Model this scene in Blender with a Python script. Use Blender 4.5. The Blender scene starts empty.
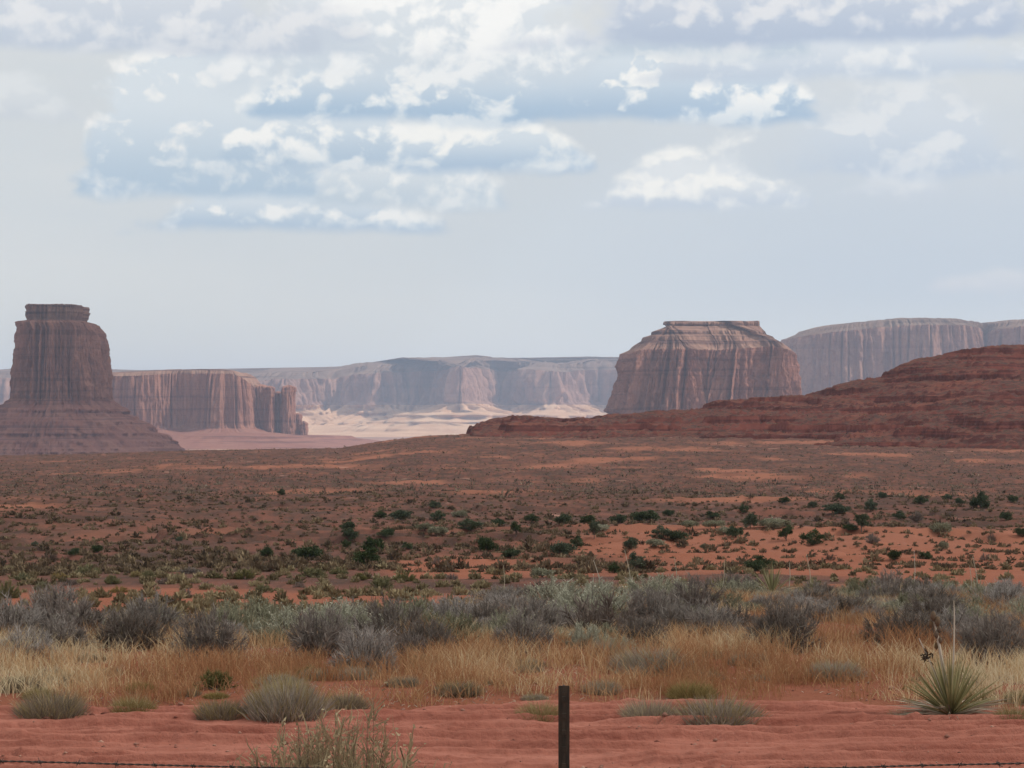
import bpy, math, random
import numpy as np

random.seed(7)
RNG = np.random.default_rng(11)
SC = bpy.context.scene
COL = SC.collection
F = 2190.0            # focal length in pixels of the 1024 px wide frame
EYE = 2.6             # lens height above the dirt road
HOR = 430.0           # row of the true horizon

# ------------------------------------------------------------------ camera
cam_d = bpy.data.cameras.new('camera')
cam = bpy.data.objects.new('camera', cam_d)
COL.objects.link(cam)
cam_d.sensor_width = 36.0
cam_d.lens = 36.0 * F / 1024.0
cam_d.clip_start = 0.3
cam_d.clip_end = 120000.0
cam.location = (0, 0, EYE)
cam.rotation_euler = (math.radians(90) + math.atan((HOR - 384.0) / F), 0, 0)
SC.camera = cam

# ------------------------------------------------------------------ render
SC.view_settings.view_transform = 'Standard'
SC.view_settings.look = 'None'
SC.view_settings.exposure = 0.12
SC.view_settings.gamma = 1.0
SC.view_settings.use_curve_mapping = False
SC.render.engine = 'CYCLES'
cy = SC.cycles
cy.use_denoising = True
try:
    cy.denoiser = 'OPENIMAGEDENOISE'
    cy.denoising_input_passes = 'RGB_ALBEDO_NORMAL'
    cy.denoising_prefilter = 'ACCURATE'
except Exception:
    pass
cy.use_adaptive_sampling = True
cy.adaptive_threshold = 0.015
cy.max_bounces = 6
cy.diffuse_bounces = 3
cy.volume_bounces = 1
cy.transparent_max_bounces = 12
cy.caustics_reflective = False
cy.caustics_refractive = False

# ------------------------------------------------------------------ sun
SUN_EL, SUN_AZ = math.radians(43), math.radians(93)      # azimuth from +Y towards +X
SUN_DIR = np.array([math.cos(SUN_EL) * math.sin(SUN_AZ), math.cos(SUN_EL) * math.cos(SUN_AZ), math.sin(SUN_EL)])
sun_d = bpy.data.lights.new('sun', 'SUN')
sun_d.energy = 4.2
sun_d.angle = math.radians(0.6)
sun_d.color = (1.0, 0.93, 0.84)
sun = bpy.data.objects.new('sun', sun_d)
COL.objects.link(sun)
sun.rotation_euler = (math.radians(90) - SUN_EL, 0, -SUN_AZ + math.pi)
from mathutils import Vector
sun.rotation_euler = Vector(-SUN_DIR).to_track_quat('-Z', 'Y').to_euler()
# ------------------------------------------------------------------ sky
SKY_STRENGTH = 0.10
world = bpy.data.worlds.new('World')
SC.world = world
world.use_nodes = True
WT = world.node_tree
WT.nodes.clear()
wn, wl = WT.nodes.new, WT.links.new

def srgb(r, g, b):
    f = lambda c: c / 12.92 if c <= 0.04045 else ((c + 0.055) / 1.055) ** 2.4
    return tuple(f(c / 255.0) for c in (r, g, b))

def wmath(op, a, b=None, c=None, clamp=False):
    n = wn('ShaderNodeMath'); n.operation = op; n.use_clamp = clamp
    for i, v in enumerate((a, b, c)):
        if v is None: continue
        if isinstance(v, (int, float)): n.inputs[i].default_value = float(v)
        else: wl(v, n.inputs[i])
    return n.outputs[0]

def wstep(v, lo, hi, a=0.0, b=1.0):
    n = wn('ShaderNodeMapRange'); n.interpolation_type = 'SMOOTHSTEP'
    wl(v, n.inputs[0])
    for i, q in enumerate((lo, hi, a, b)): n.inputs[i + 1].default_value = q
    return n.outputs[0]

def wmix(fac, a, b):
    n = wn('ShaderNodeMix'); n.data_type = 'RGBA'
    if isinstance(fac, float): n.inputs[0].default_value = fac
    else: wl(fac, n.inputs[0])
    for i, v in ((6, a), (7, b)):
        if isinstance(v, tuple): n.inputs[i].default_value = v + (1,) if len(v) == 3 else v
        else: wl(v, n.inputs[i])
    return n.outputs[2]

def skycol(r, g, b):
    return tuple(c / SKY_STRENGTH for c in srgb(r, g, b))

tc = wn('ShaderNodeTexCoord')
sp = wn('ShaderNodeSeparateXYZ'); wl(tc.outputs['Generated'], sp.inputs[0])
U = wmath('MULTIPLY', wmath('ARCTAN2', sp.outputs[0], sp.outputs[1]), F / 100)   # azimuth
V = wmath('MULTIPLY', wmath('ARCSINE', sp.outputs[2]), F / 100)                    # elevation
cmb = wn('ShaderNodeCombineXYZ'); wl(U, cmb.inputs[0]); wl(wmath('MULTIPLY', V, 1.25), cmb.inputs[1])
UV = cmb.outputs[0]

def wnoise(vec, scale, detail=6, rough=0.55, off=(0, 0, 0), stretch=(1, 1, 1)):
    m = wn('ShaderNodeMapping'); wl(vec, m.inputs[0])
    m.inputs['Location'].default_value = off; m.inputs['Scale'].default_value = stretch
    n = wn('ShaderNodeTexNoise'); wl(m.outputs[0], n.inputs['Vector'])
    n.inputs['Scale'].default_value = scale; n.inputs['Detail'].default_value = detail; n.inputs['Roughness'].default_value = rough
    return n

nW = wnoise(UV, 1.6, 4, 0.55, (3.1, 1.7, 0.4))
wsub = wn('ShaderNodeVectorMath'); wsub.operation = 'MULTIPLY_ADD'
wl(nW.outputs['Color'], wsub.inputs[0]); wsub.inputs[1].default_value = (0.34, 0.34, 0); wl(UV, wsub.inputs[2])
WUV = wsub.outputs[0]

def billow(off, sc, det):
    m = wn('ShaderNodeMapping'); wl(WUV, m.inputs[0]); m.inputs['Location'].default_value = off
    v = wn('ShaderNodeTexVoronoi'); v.feature = 'SMOOTH_F1'; v.voronoi_dimensions = '2D'
    wl(m.outputs[0], v.inputs['Vector'])
    v.inputs['Scale'].default_value = sc; v.inputs['Detail'].default_value = det
    v.inputs['Roughness'].default_value = 0.52; v.inputs['Smoothness'].default_value = 0.5
    v.normalize = True
    return v.outputs['Distance']

def puffs(off):                                        # heaps of rounded puffs on a broad swell, 0 = crevice
    lo = wnoise(WUV, 0.75, 3, 0.5, (off[0] + 2.2, off[1] + 0.3, 0)).outputs[0]
    return wmath('MULTIPLY_ADD', billow(off, 1.7, 4.5), -0.95, wmath('MULTIPLY', lo, 1.35))
H0 = puffs((0, 0, 0))
H1 = puffs((-0.06, 0.13, 0))                           # the same heap a little nearer the light
REL = wmath('SUBTRACT', H0, H1)
NA = wmath('SUBTRACT', H0, 0.33)

# clear sky behind a thin veil
sky = wn('ShaderNodeTexSky'); sky.sky_type = 'NISHITA'; sky.sun_disc = False
sky.sun_elevation = SUN_EL; sky.sun_rotation = SUN_AZ
sky.altitude = 1600; sky.air_density = 1.0; sky.dust_density = 1.2; sky.ozone_density = 1.0
veil_n = wnoise(UV, 0.22, 5, 0.55, (5.3, 2.2, 0), (0.55, 1.6, 1))
VEIL = wmix(wstep(veil_n.outputs[0], 0.36, 0.64), skycol(215, 219, 219), skycol(226, 226, 222))
low = wstep(V, 0.0, 2.3, 1.0, 0.0)
VEIL = wmix(low, VEIL, skycol(229, 227, 217))
right = wmath('MULTIPLY', wstep(U, -2.5, 4.5), wstep(V, 4.2, 1.6))
right = wmath('MULTIPLY', right, wstep(V, 0.6, 1.5))
VEIL = wmix(wmath('MULTIPLY', right, 0.75), VEIL, skycol(193, 203, 213))
COLR = wmix(0.90, sky.outputs[0], VEIL)

def cloud(cx, base, hw, h, top=(247, 246, 240), bot=(174, 194, 212), op=1.0, soft=0.25, bsoft=0.07, amp=1.3, lo=0.0, hi=0.98, rel=3.3, bias=0.0):
    global COLR
    u0, v0 = (cx - 512) / 100, (HOR - base) / 100
    hw, h = hw / 100, h / 100
    lx = wmath('MULTIPLY_ADD', U, 1 / hw, -u0 / hw)
    dv = wmath('MULTIPLY_ADD', V, 1 / h, -v0 / h)
    d = wmath('SUBTRACT', wmath('MULTIPLY_ADD', wmath('MULTIPLY', lx, lx), -1.0, 1.26 + bias), dv)
    d = wmath('MULTIPLY_ADD', NA, amp, d)
    a = wstep(d, 0.0, soft)
    bt = wstep(wmath('MULTIPLY_ADD', NA, 0.16, wmath('SUBTRACT', V, v0)), -bsoft, bsoft)
    a = wmath('MULTIPLY', wmath('MULTIPLY', a, bt), op)
    s = wmath('MULTIPLY_ADD', REL, rel, wmath('MULTIPLY_ADD', NA, 0.75, wmath('MULTIPLY_ADD', dv, 0.75, 0.02)))
    s = wmath('MULTIPLY_ADD', wstep(d, 0.0, 0.4, 0.25, 0.0), wstep(dv, 0.1, 0.5), s)
    s = wmath('MULTIPLY', wstep(s, lo - 0.15, hi), wstep(dv, -0.15, 0.30, 0.45, 1.0))
    s = wmath('MAXIMUM', s, wstep(dv, 0.0, 0.60, 0.0, 0.54))
    r = wn('ShaderNodeValToRGB'); wl(s, r.inputs[0])
    ab = lambda f: skycol(*(b_ + (t_ - b_) * f for b_, t_ in zip(bot, top))) + (1,)
    e = r.color_ramp.elements
    e[0].position = 0.0; e[0].color = ab(0)
    e[1].position = 1.0; e[1].color = ab(1)
    for q_, f_ in ((0.30, 0.34), (0.62, 0.64)):
        m_ = e.new(q_); m_.color = ab(f_)
    COLR = wmix(a, COLR, r.outputs[0])

#      centre base half-width height
cloud(1000, 292, 90, 16, top=(222, 221, 220), bot=(212, 214, 217), op=0.6, soft=0.8)
cloud(885, 200, 55, 22, top=(224, 227, 228), bot=(203, 210, 217), op=0.75, soft=0.7)
cloud(700, 209, 118, 52, top=(247, 245, 238), bot=(196, 206, 216), op=0.95, soft=0.45)
cloud(905, 179, 140, 105, top=(230, 232, 232), bot=(188, 201, 215), op=0.75, soft=0.9, lo=0.1, hi=0.9)
cloud(22, 125, 60, 34, top=(225, 228, 228), bot=(205, 211, 216), op=0.8, soft=0.6)
cloud(290, 231, 135, 52, top=(243, 243, 239), bot=(178, 197, 213), soft=0.45, hi=0.85)
cloud(410, 207, 95, 80, top=(243, 243, 239), bot=(195, 208, 217), soft=0.5)
cloud(200, 198, 105, 165, top=(243, 242, 238), bot=(180, 199, 214), lo=0.20, hi=1.1, amp=1.7, soft=0.35)
cloud(315, 168, 95, 95, top=(247, 246, 241), bot=(178, 197, 213), lo=0.0, hi=0.7)
cloud(495, 171, 100, 62, bot=(172, 193, 212), soft=0.4)
cloud(640, 123, 165, 105, top=(246, 245, 240), bot=(168, 190, 210), lo=0.16, hi=0.72, soft=0.4)
cloud(850, 84, 210, 52, top=(231, 233, 233), bot=(194, 205, 217), soft=0.5)
cloud(425, 121, 170, 105, top=(247, 246, 241), bot=(168, 191, 211), lo=0.16, hi=0.70, soft=0.4)
cloud(420, 84, 200, 190, top=(248, 247, 243), bot=(204, 213, 220), soft=0.6, lo=-0.15, hi=0.6, bsoft=0.3)
cloud(700, 60, 120, 70, top=(242, 241, 237), bot=(190, 203, 214), soft=0.5)
cloud(800, 49, 250, 115, top=(226, 227, 229), bot=(180, 192, 209), soft=0.6, lo=0.1, hi=0.95, amp=1.5)
cloud(90, 58, 290, 115, top=(228, 229, 230), bot=(194, 203, 214), soft=0.6, lo=0.05, hi=0.8, amp=1.6)
bg = wn('ShaderNodeBackground'); wl(COLR, bg.inputs[0]); bg.inputs[1].default_value = SKY_STRENGTH
wo = wn('ShaderNodeOutputWorld'); wl(bg.outputs[0], wo.inputs[0])
world.cycles.sampling_method = 'MANUAL'
world.cycles.sample_map_resolution = 512
# ------------------------------------------------------------------ helpers
def tag(o, label=None, cat=None, group=None, kind=None):
    if label: o['label'] = label
    if cat: o['category'] = cat
    if group: o['group'] = group
    if kind: o['kind'] = kind
    return o

def at(px, py, D):
    """world point seen at pixel (px, py) and distance D along the view"""
    return np.array([(px - 512.0) / F * D, D, EYE + (HOR - py) / F * D])

def make_mesh(name, V, faces, mat=None, smooth=False, attrs=None):
    """faces: list of int arrays, each (n, k)"""
    V = np.asarray(V, dtype=np.float32).reshape(-1, 3)
    faces = [np.asarray(f, dtype=np.int32) for f in faces if len(f)]
    me = bpy.data.meshes.new(name)
    me.vertices.add(len(V)); me.vertices.foreach_set('co', V.ravel())
    tot = np.concatenate([np.full(len(f), f.shape[1], np.int32) for f in faces])
    idx = np.concatenate([f.ravel() for f in faces])
    st = np.zeros(len(tot), np.int32); st[1:] = np.cumsum(tot)[:-1]
    me.loops.add(len(idx)); me.loops.foreach_set('vertex_index', idx)
    me.polygons.add(len(tot)); me.polygons.foreach_set('loop_start', st); me.polygons.foreach_set('loop_total', tot)
    if smooth: me.polygons.foreach_set('use_smooth', np.ones(len(tot), bool))
    for k, a in (attrs or {}).items():
        at_ = me.attributes.new(k, 'FLOAT', 'POINT'); at_.data.foreach_set('value', np.asarray(a, np.float32).ravel())
    me.update(calc_edges=True); me.validate()
    if mat: me.materials.append(mat)
    return me

def link(name, me, parent=None, loc=None):
    o = bpy.data.objects.new(name, me); COL.objects.link(o)
    if parent: o.parent = parent
    if loc is not None: o.location = tuple(float(c) for c in loc)
    return o

def _hash(i, j, k):
    h = (i.astype(np.int64) * 374761393 + j.astype(np.int64) * 668265263 + k.astype(np.int64) * 2147483647) & 0xffffffff
    h = ((h ^ (h >> 13)) * 1274126177) & 0xffffffff
    h = (h ^ (h >> 16)) & 0xffff
    return h / 65535.0

def vnoise(x, y, z=0.0):
    x, y, z = np.broadcast_arrays(np.asarray(x, float), np.asarray(y, float), np.asarray(z, float))
    i, j, k = np.floor(x), np.floor(y), np.floor(z)
    f = lambda t: t * t * t * (t * (t * 6 - 15) + 10)
    a, b, c = f(x - i), f(y - j), f(z - k)
    r = 0
    for di in (0, 1):
        for dj in (0, 1):
            for dk in (0, 1):
                w = (a if di else 1 - a) * (b if dj else 1 - b) * (c if dk else 1 - c)
                r = r + w * _hash(i + di, j + dj, k + dk)
    return r                                            # 0..1

def fbm(x, y, z=0.0, octv=5, gain=0.5):
    s, a, t, m = 0.0, 1.0, 0.0, 1.0
    for o in range(octv):
        s = s + a * vnoise(np.asarray(x) * m + 17.3 * o, np.asarray(y) * m + 5.1 * o, np.asarray(z) * m + 3.7 * o)
        t += a; a *= gain; m *= 2.03
    return s / t

def sstep(a, b, x):
    t = np.clip((np.asarray(x, float) - a) / (b - a), 0, 1)
    return t * t * (3 - 2 * t)

def interp(x, pts):
    xs, ys = zip(*pts)
    return np.interp(x, xs, ys)

def grid_faces(nu, nv, closed=False):
    """vertex index = v * nu + u"""
    u = np.arange(nu if closed else nu - 1); v = np.arange(nv - 1)
    uu, vv = np.meshgrid(u, v)
    u2 = (uu + 1) % nu
    return np.stack([vv * nu + uu, vv * nu + u2, (vv + 1) * nu + u2, (vv + 1) * nu + uu], -1).reshape(-1, 4)

# ---- material helpers
class NT:
    def __init__(s, name):
        s.m = bpy.data.materials.new(name); s.m.use_nodes = True
        s.t = s.m.node_tree; s.t.nodes.clear()
        s.o = s.n('ShaderNodeOutputMaterial')
    def n(s, k): return s.t.nodes.new(k)
    def l(s, a, b): s.t.links.new(a, b)
    def put(s, sock, v):
        if v is None: return
        if isinstance(v, (int, float)): sock.default_value = v
        elif isinstance(v, tuple):
            sock.default_value = v + (1,) if (len(v) == 3 and sock.type == 'RGBA') else v
        else: s.l(v, sock)
    def math(s, op, a, b=None, c=None, clamp=False):
        n = s.n('ShaderNodeMath'); n.operation = op; n.use_clamp = clamp
        for i, v in enumerate((a, b, c)): s.put(n.inputs[i], v)
        return n.outputs[0]
    def mix(s, f, a, b, mode='MIX'):
        n = s.n('ShaderNodeMix'); n.data_type = 'RGBA'; n.blend_type = mode
        s.put(n.inputs[0], f); s.put(n.inputs[6], a); s.put(n.inputs[7], b)
        return n.outputs[2]
    def step(s, v, lo, hi, a=0.0, b=1.0):
        n = s.n('ShaderNodeMapRange'); n.interpolation_type = 'SMOOTHSTEP'
        s.put(n.inputs[0], v)
        for i, q in enumerate((lo, hi, a, b)): n.inputs[i + 1].default_value = q
        return n.outputs[0]
    def pos(s, scale=(1, 1, 1), off=(0, 0, 0), geom=False):
        if geom: v = s.n('ShaderNodeNewGeometry').outputs['Position']
        else: v = s.n('ShaderNodeTexCoord').outputs['Object']
        m = s.n('ShaderNodeMapping'); s.l(v, m.inputs[0]); m.inputs['Scale'].default_value = scale; m.inputs['Location'].default_value = off
        return m.outputs[0]
    def noise(s, vec, scale, detail=5, rough=0.55, dist=0.0):
        n = s.n('ShaderNodeTexNoise'); s.l(vec, n.inputs['Vector'])
        n.inputs['Scale'].default_value = scale; n.inputs['Detail'].default_value = detail
        n.inputs['Roughness'].default_value = rough; n.inputs['Distortion'].default_value = dist
        return n.outputs[0]
    def attr(s, name):
        n = s.n('ShaderNodeAttribute'); n.attribute_name = name
        return n.outputs['Fac']
    def bump(s, h, strength, dist):
        n = s.n('ShaderNodeBump'); s.l(h, n.inputs['Height']); n.inputs['Strength'].default_value = strength; n.inputs['Distance'].default_value = dist
        return n.outputs[0]
    def out(s, col, rough=0.95, normal=None, spec=0.1, trans=None):
        b = s.n('ShaderNodeBsdfPrincipled'); s.put(b.inputs['Base Color'], col); s.put(b.inputs['Roughness'], rough)
        b.inputs['Specular IOR Level'].default_value = spec
        if normal is not None: s.l(normal, b.inputs['Normal'])
        sh = b.outputs[0]
        if trans:
            t = s.n('ShaderNodeBsdfTranslucent'); s.put(t.inputs[0], col)
            x = s.n('ShaderNodeMixShader'); x.inputs[0].default_value = trans
            s.l(sh, x.inputs[1]); s.l(t.outputs[0], x.inputs[2]); sh = x.outputs[0]
        s.l(sh, s.o.inputs[0])
        return s.m
# ------------------------------------------------------------------ terrain
PROF = [(-200, 2.0), (-30, 1.1), (0, 1.0), (7, 0.45), (13, 0.06), (15.6, 0.0), (20.4, 0.0), (21.5, 0.05), (26, 0.05), (30, -0.05), (34, -0.15), (38, -0.32), (41, -0.6), (46, -1.35),
        (60, -2.3), (90, -4.3), (120, -5.45), (175, -6.9), (260, -7.9), (400, -9.4), (700, -10.8), (1000, -11.0), (1300, -10.5),
        (1500, -12.5), (1800, -22), (2600, -46), (4000, -58), (7000, -52), (13000, -24), (24000, -30), (60000, -30)]
# how high the far rim of the near plain shows, per column of the frame (row seen at 1300 m)
RIM = [(-400, 458), (0, 456.5), (120, 453), (180, 450.5), (260, 449), (340, 448), (390, 440), (420, 436.5), (465, 434), (520, 434), (1024, 432), (1500, 436)]

def ground_z(x, y):
    x = np.asarray(x, float); y = np.asarray(y, float)
    z = interp(y, PROF)
    yy = np.maximum(y, 30.0)
    px = 512 + x / yy * F
    rim = EYE + (HOR - interp(px, RIM)) / F * 1300.0
    w = sstep(500, 1300, y) * (1 - sstep(1380, 2100, y))
    z = z + (rim + 10.5) * w
    z = z - 0.48 * sstep(26, 34, y) * (1 - sstep(45, 80, y)) * (1 - sstep(380, 560, px))
    # broad swells, small hummocks, little erosion steps
    z = z + (fbm(x / 90, y / 90, 1.0, 4) - 0.5) * 2.6 * sstep(90, 260, y) * (1 - 0.5 * sstep(900, 1300, y))
    z = z + (fbm(x / 14, y / 14, 2.0, 4) - 0.5) * 0.9 * sstep(40, 120, y)
    z = z + (fbm(x / 2.6, y / 2.6, 3.0, 4) - 0.5) * (0.16 * sstep(20.6, 23, y) + 0.12 * (1 - sstep(12, 15, y)))
    st = fbm(x / 60 + 9, y / 38, 5.0, 5) * 9
    z = z + (np.floor(st) + sstep(0.72, 0.95, st % 1.0) - st) * 1.25 * sstep(110, 200, y) * (1 - sstep(1400, 1700, y))
    z = z + (fbm(x / 400, y / 400, 7.0, 5) - 0.5) * 14 * sstep(2000, 3000, y)
    return z

def soil_mask(x, y):
    """1 = bare orange soil, 0 = soil under low scrub"""
    px = 512 + x / np.maximum(y, 20) * F
    m = fbm(x / 34, y / 60, 12.0, 5)
    near = sstep(102, 125, y) * (1 - sstep(205, 245, y)) * (0.25 + 0.75 * sstep(330, 430, px + 60 * (m - 0.5)))
    far = 0.13 * sstep(260, 330, y) * (1 - sstep(560, 800, y)) * sstep(300, 430, px) * (1 - sstep(780, 980, px))
    b = np.maximum(near * 0.62, far)
    b = np.maximum(b, 0.72 * (1 - sstep(80, 125, y)))
    return sstep(0.60, 0.80, m + b * 0.62)

ys = np.concatenate([np.array([-200, -100, -50, -20]), np.linspace(-8, 15, 40), np.linspace(15.2, 48, 240), np.exp(np.linspace(np.log(48.4), np.log(1500), 620)),
                     np.exp(np.linspace(np.log(1520), np.log(60000), 120))])
us = np.concatenate([[-6, -3, -1.5, -0.8], np.linspace(-0.44, -0.262, 30), np.linspace(-0.26, 0.26, 560), np.linspace(0.262, 0.44, 30), [0.8, 1.5, 3, 6]])
YY, UU = np.meshgrid(ys, us, indexing='ij')
XX = UU * (14.0 + np.maximum(YY, 0) * 0.98)
ZZ = ground_z(XX, YY)
road_bed = sstep(15.3, 15.7, YY) * (1 - sstep(20.4, 20.8, YY))
ZZ = ZZ - 0.10 * road_bed
g = NT('desert_soil')
p = g.pos()
n1 = g.noise(p, 0.028, 8, 0.62); n2 = g.noise(p, 0.35, 6, 0.6); n3 = g.noise(p, 4.0, 5, 0.65); n4 = g.noise(g.pos((1, 1, 1), (40, 9, 3)), 0.09, 7, 0.65)
sep = g.n('ShaderNodeSeparateXYZ'); g.l(g.n('ShaderNodeTexCoord').outputs['Object'], sep.inputs[0])
Yd = sep.outputs[1]
red = g.mix(n2, (0.27, 0.090, 0.057), (0.39, 0.148, 0.088))
red = g.mix(g.step(n3, 0.35, 0.75), red, (0.34, 0.135, 0.082))
scrub = g.mix(g.step(n4, 0.36, 0.62), (0.115, 0.062, 0.049), (0.215, 0.092, 0.066))
n5 = g.noise(g.pos((0.5, 0.12, 1), (3, 3, 3)), 1.0, 7, 0.7)
scrub = g.mix(g.math('MULTIPLY', g.step(n5, 0.42, 0.62), 0.75), scrub, (0.085, 0.060, 0.048))
scrub = g.mix(g.math('MULTIPLY', g.step(n5, 0.60, 0.70), 0.4), scrub, (0.28, 0.13, 0.09))
red = g.mix(g.math('MULTIPLY', g.step(Yd, 90, 260), 0.55), red, (0.33, 0.150, 0.100))
rock = g.mix(n2, (0.42, 0.20, 0.13), (0.30, 0.13, 0.085))
far = g.step(Yd, 36, 60)
col = g.mix(g.math('MULTIPLY', g.math('SUBTRACT', 1.0, g.attr('soil')), far), red, scrub)
rk = g.step(g.math('MULTIPLY_ADD', g.attr('rim'), 0.02, g.math('MULTIPLY_ADD', g.math('SUBTRACT', n2, 0.5), 0.35, n1)), 0.62, 0.67)
col = g.mix(g.math('MULTIPLY', g.math('MULTIPLY', rk, g.step(Yd, 180, 320)), 0.32), col, rock)
slab = g.noise(g.pos((0.045, 0.11, 1), (11, 5, 0)), 1.0, 5, 0.6)
slab = g.math('MULTIPLY', g.step(slab, 0.64, 0.68), g.step(g.noise(p, 0.006, 3, 0.5), 0.44, 0.58))
col = g.mix(g.math('MULTIPLY', g.math('MULTIPLY', slab, g.step(Yd, 200, 300)), 0.8), col, (0.44, 0.25, 0.19))
plain = g.mix(g.step(g.noise(p, 0.0022, 7, 0.6), 0.35, 0.65), (0.26, 0.14, 0.105), (0.40, 0.235, 0.165))
col = g.mix(g.step(Yd, 1700, 2600), col, plain)
clod = g.noise(p, 14.0, 6, 0.7)
col = g.mix(g.math('MULTIPLY', g.math('MULTIPLY', g.step(clod, 0.52, 0.68), g.math('SUBTRACT', 1.0, far)), 0.55), col, (0.17, 0.062, 0.040))
bmp = g.bump(g.math('ADD', n3, clod), 0.8, 0.08)
M_soil = g.out(col, 0.97, bmp, 0.05)
rimA = sstep(500, 800, YY)
gm = make_mesh('ground', np.stack([XX, YY, ZZ], -1), [grid_faces(len(us), len(ys))], M_soil, True, {'soil': soil_mask(XX, YY), 'rim': rimA})
tag(link('ground', gm), 'red desert soil falling away behind the brush to a scrubby plain', 'ground', kind='structure')

# ------------------------------------------------------------------ dirt road
ry = np.linspace(15.2, 20.9, 520); rx = np.linspace(-12, 12, 1100)
RY, RX = np.meshgrid(ry, rx, indexing='ij')
wob = (fbm(RX / 3.2, RY / 1.4, 21.0, 4) - 0.5) * 0.16
q = RY + wob + RX * 0.004
h = np.zeros_like(RX)
rr_ = np.random.default_rng(2)
for k in range(22):                                    # wheel ruts: a lip that breaks off sharply towards the near side
    c = 15.6 + k * 0.222 + rr_.uniform(-0.1, 0.1); a = rr_.uniform(0.04, 0.10)
    br = sstep(0.34, 0.62, fbm(RX / 2.0 + 31 * k, RY * 0 + k * 3.3, 2.0, 4))
    t = q + (fbm(RX / 0.5 + 9 * k, RY * 0, 5.0, 3) - 0.5) * 0.10 - c
    h += a * br * sstep(-0.014, 0.014, t) * np.exp(-np.maximum(t, 0) / 0.16)
cl = fbm(RX / 0.16, RY / 0.13, 3.0, 4)
h += np.maximum(cl - 0.62, 0) * 0.12 * sstep(0.4, 0.65, fbm(RX / 1.2, RY / 0.5, 44.0, 3))
h += (fbm(RX / 0.7, RY / 0.14, 8.0, 5) - 0.5) * 0.05 + (fbm(RX / 0.10, RY / 0.08, 4.0, 3) - 0.5) * 0.02
h += (fbm(RX / 4, RY / 2, 14.0, 3) - 0.5) * 0.05
edge = sstep(15.2, 15.7, RY) * (1 - sstep(20.35, 20.88, RY + (fbm(RX / 1.1, RY * 0, 6.0, 4) - 0.5) * 0.5))
RZ = ground_z(RX, RY) * (1 - edge) + edge * (0.02 + h) - (1 - edge) * 0.09
g = NT('road_dirt')
p = g.pos()
a = g.noise(g.pos((0.5, 2.2, 1)), 1.6, 8, 0.62); b = g.noise(p, 9.0, 6, 0.65); c = g.noise(g.pos((0.35, 5.0, 1)), 2.0, 7, 0.6)
col = g.mix(g.step(a, 0.3, 0.7), (0.325, 0.120, 0.085), (0.435, 0.175, 0.125))
col = g.mix(g.math('MULTIPLY', g.step(b, 0.5, 0.75), 0.5), col, (0.24, 0.075, 0.05))
col = g.mix(g.math('MULTIPLY', g.step(c, 0.52, 0.68), 0.5), col, (0.22, 0.068, 0.048))
M_road = g.out(col, 0.96, g.bump(b, 0.8, 0.04), 0.05)
tag(link('dirt_road', make_mesh('dirt_road', np.stack([RX, RY, RZ], -1), [grid_faces(len(rx), len(ry))], M_road, True)),
    'rutted red dirt road running across in front of the brush', 'road', kind='structure')

# ------------------------------------------------------------------ small stones
r = np.random.default_rng(23); NS = 5200
sy = np.sqrt(r.uniform(15.9 ** 2, 27 ** 2, NS)); sx = r.uniform(-1, 1, NS) * sy * 0.28
kk = fbm(sx / 1.3, sy / 0.7, 71.0, 4) + r.normal(0, 0.07, NS) > 0.5
sx, sy = sx[kk], sy[kk]; NS = len(sx)
iy = np.clip(((sy - ry[0]) / (ry[-1] - ry[0]) * (len(ry) - 1)).astype(int), 0, len(ry) - 1); ix = np.clip(((sx - rx[0]) / (rx[-1] - rx[0]) * (len(rx) - 1)).astype(int), 0, len(rx) - 1)
sz = np.where(sy < 20.4, RZ[iy, ix], ground_z(sx, sy))
base = np.array([[1, 0, 0], [0, 1, 0], [-1, 0, 0], [0, -1, 0], [0, 0, 0.8], [0, 0, -0.8]], float)
rad = r.lognormal(math.log(0.010), 0.55, NS)
VS = base[None] * (rad[:, None, None] * r.uniform(0.6, 1.3, (NS, 6, 1))) * np.array([1.25, 1.0, 0.8])
an = r.uniform(0, 6.28, NS); c_, s_ = np.cos(an)[:, None], np.sin(an)[:, None]
VS = np.stack([VS[..., 0] * c_ - VS[..., 1] * s_, VS[..., 0] * s_ + VS[..., 1] * c_, VS[..., 2]], -1) + np.stack([sx, sy, sz + rad * 0.3], -1)[:, None]
tri = np.array([[0, 1, 4], [1, 2, 4], [2, 3, 4], [3, 0, 4], [1, 0, 5], [2, 1, 5], [3, 2, 5], [0, 3, 5]])
g = NT('small_stone')
M_stone = g.out(g.mix(g.attr('tint'), (0.16, 0.06, 0.045), (0.46, 0.27, 0.20)), 0.95, None, 0.05)
tag(link('gravel', make_mesh('gravel', VS.reshape(-1, 3), [(np.arange(NS)[:, None, None] * 6 + tri[None]).reshape(-1, 3)], M_stone, False, {'tint': np.repeat(r.random(NS) ** 1.5, 6)})), 'small stones and clods lying on the dirt road and its verge', 'gravel', kind='stuff')
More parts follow.
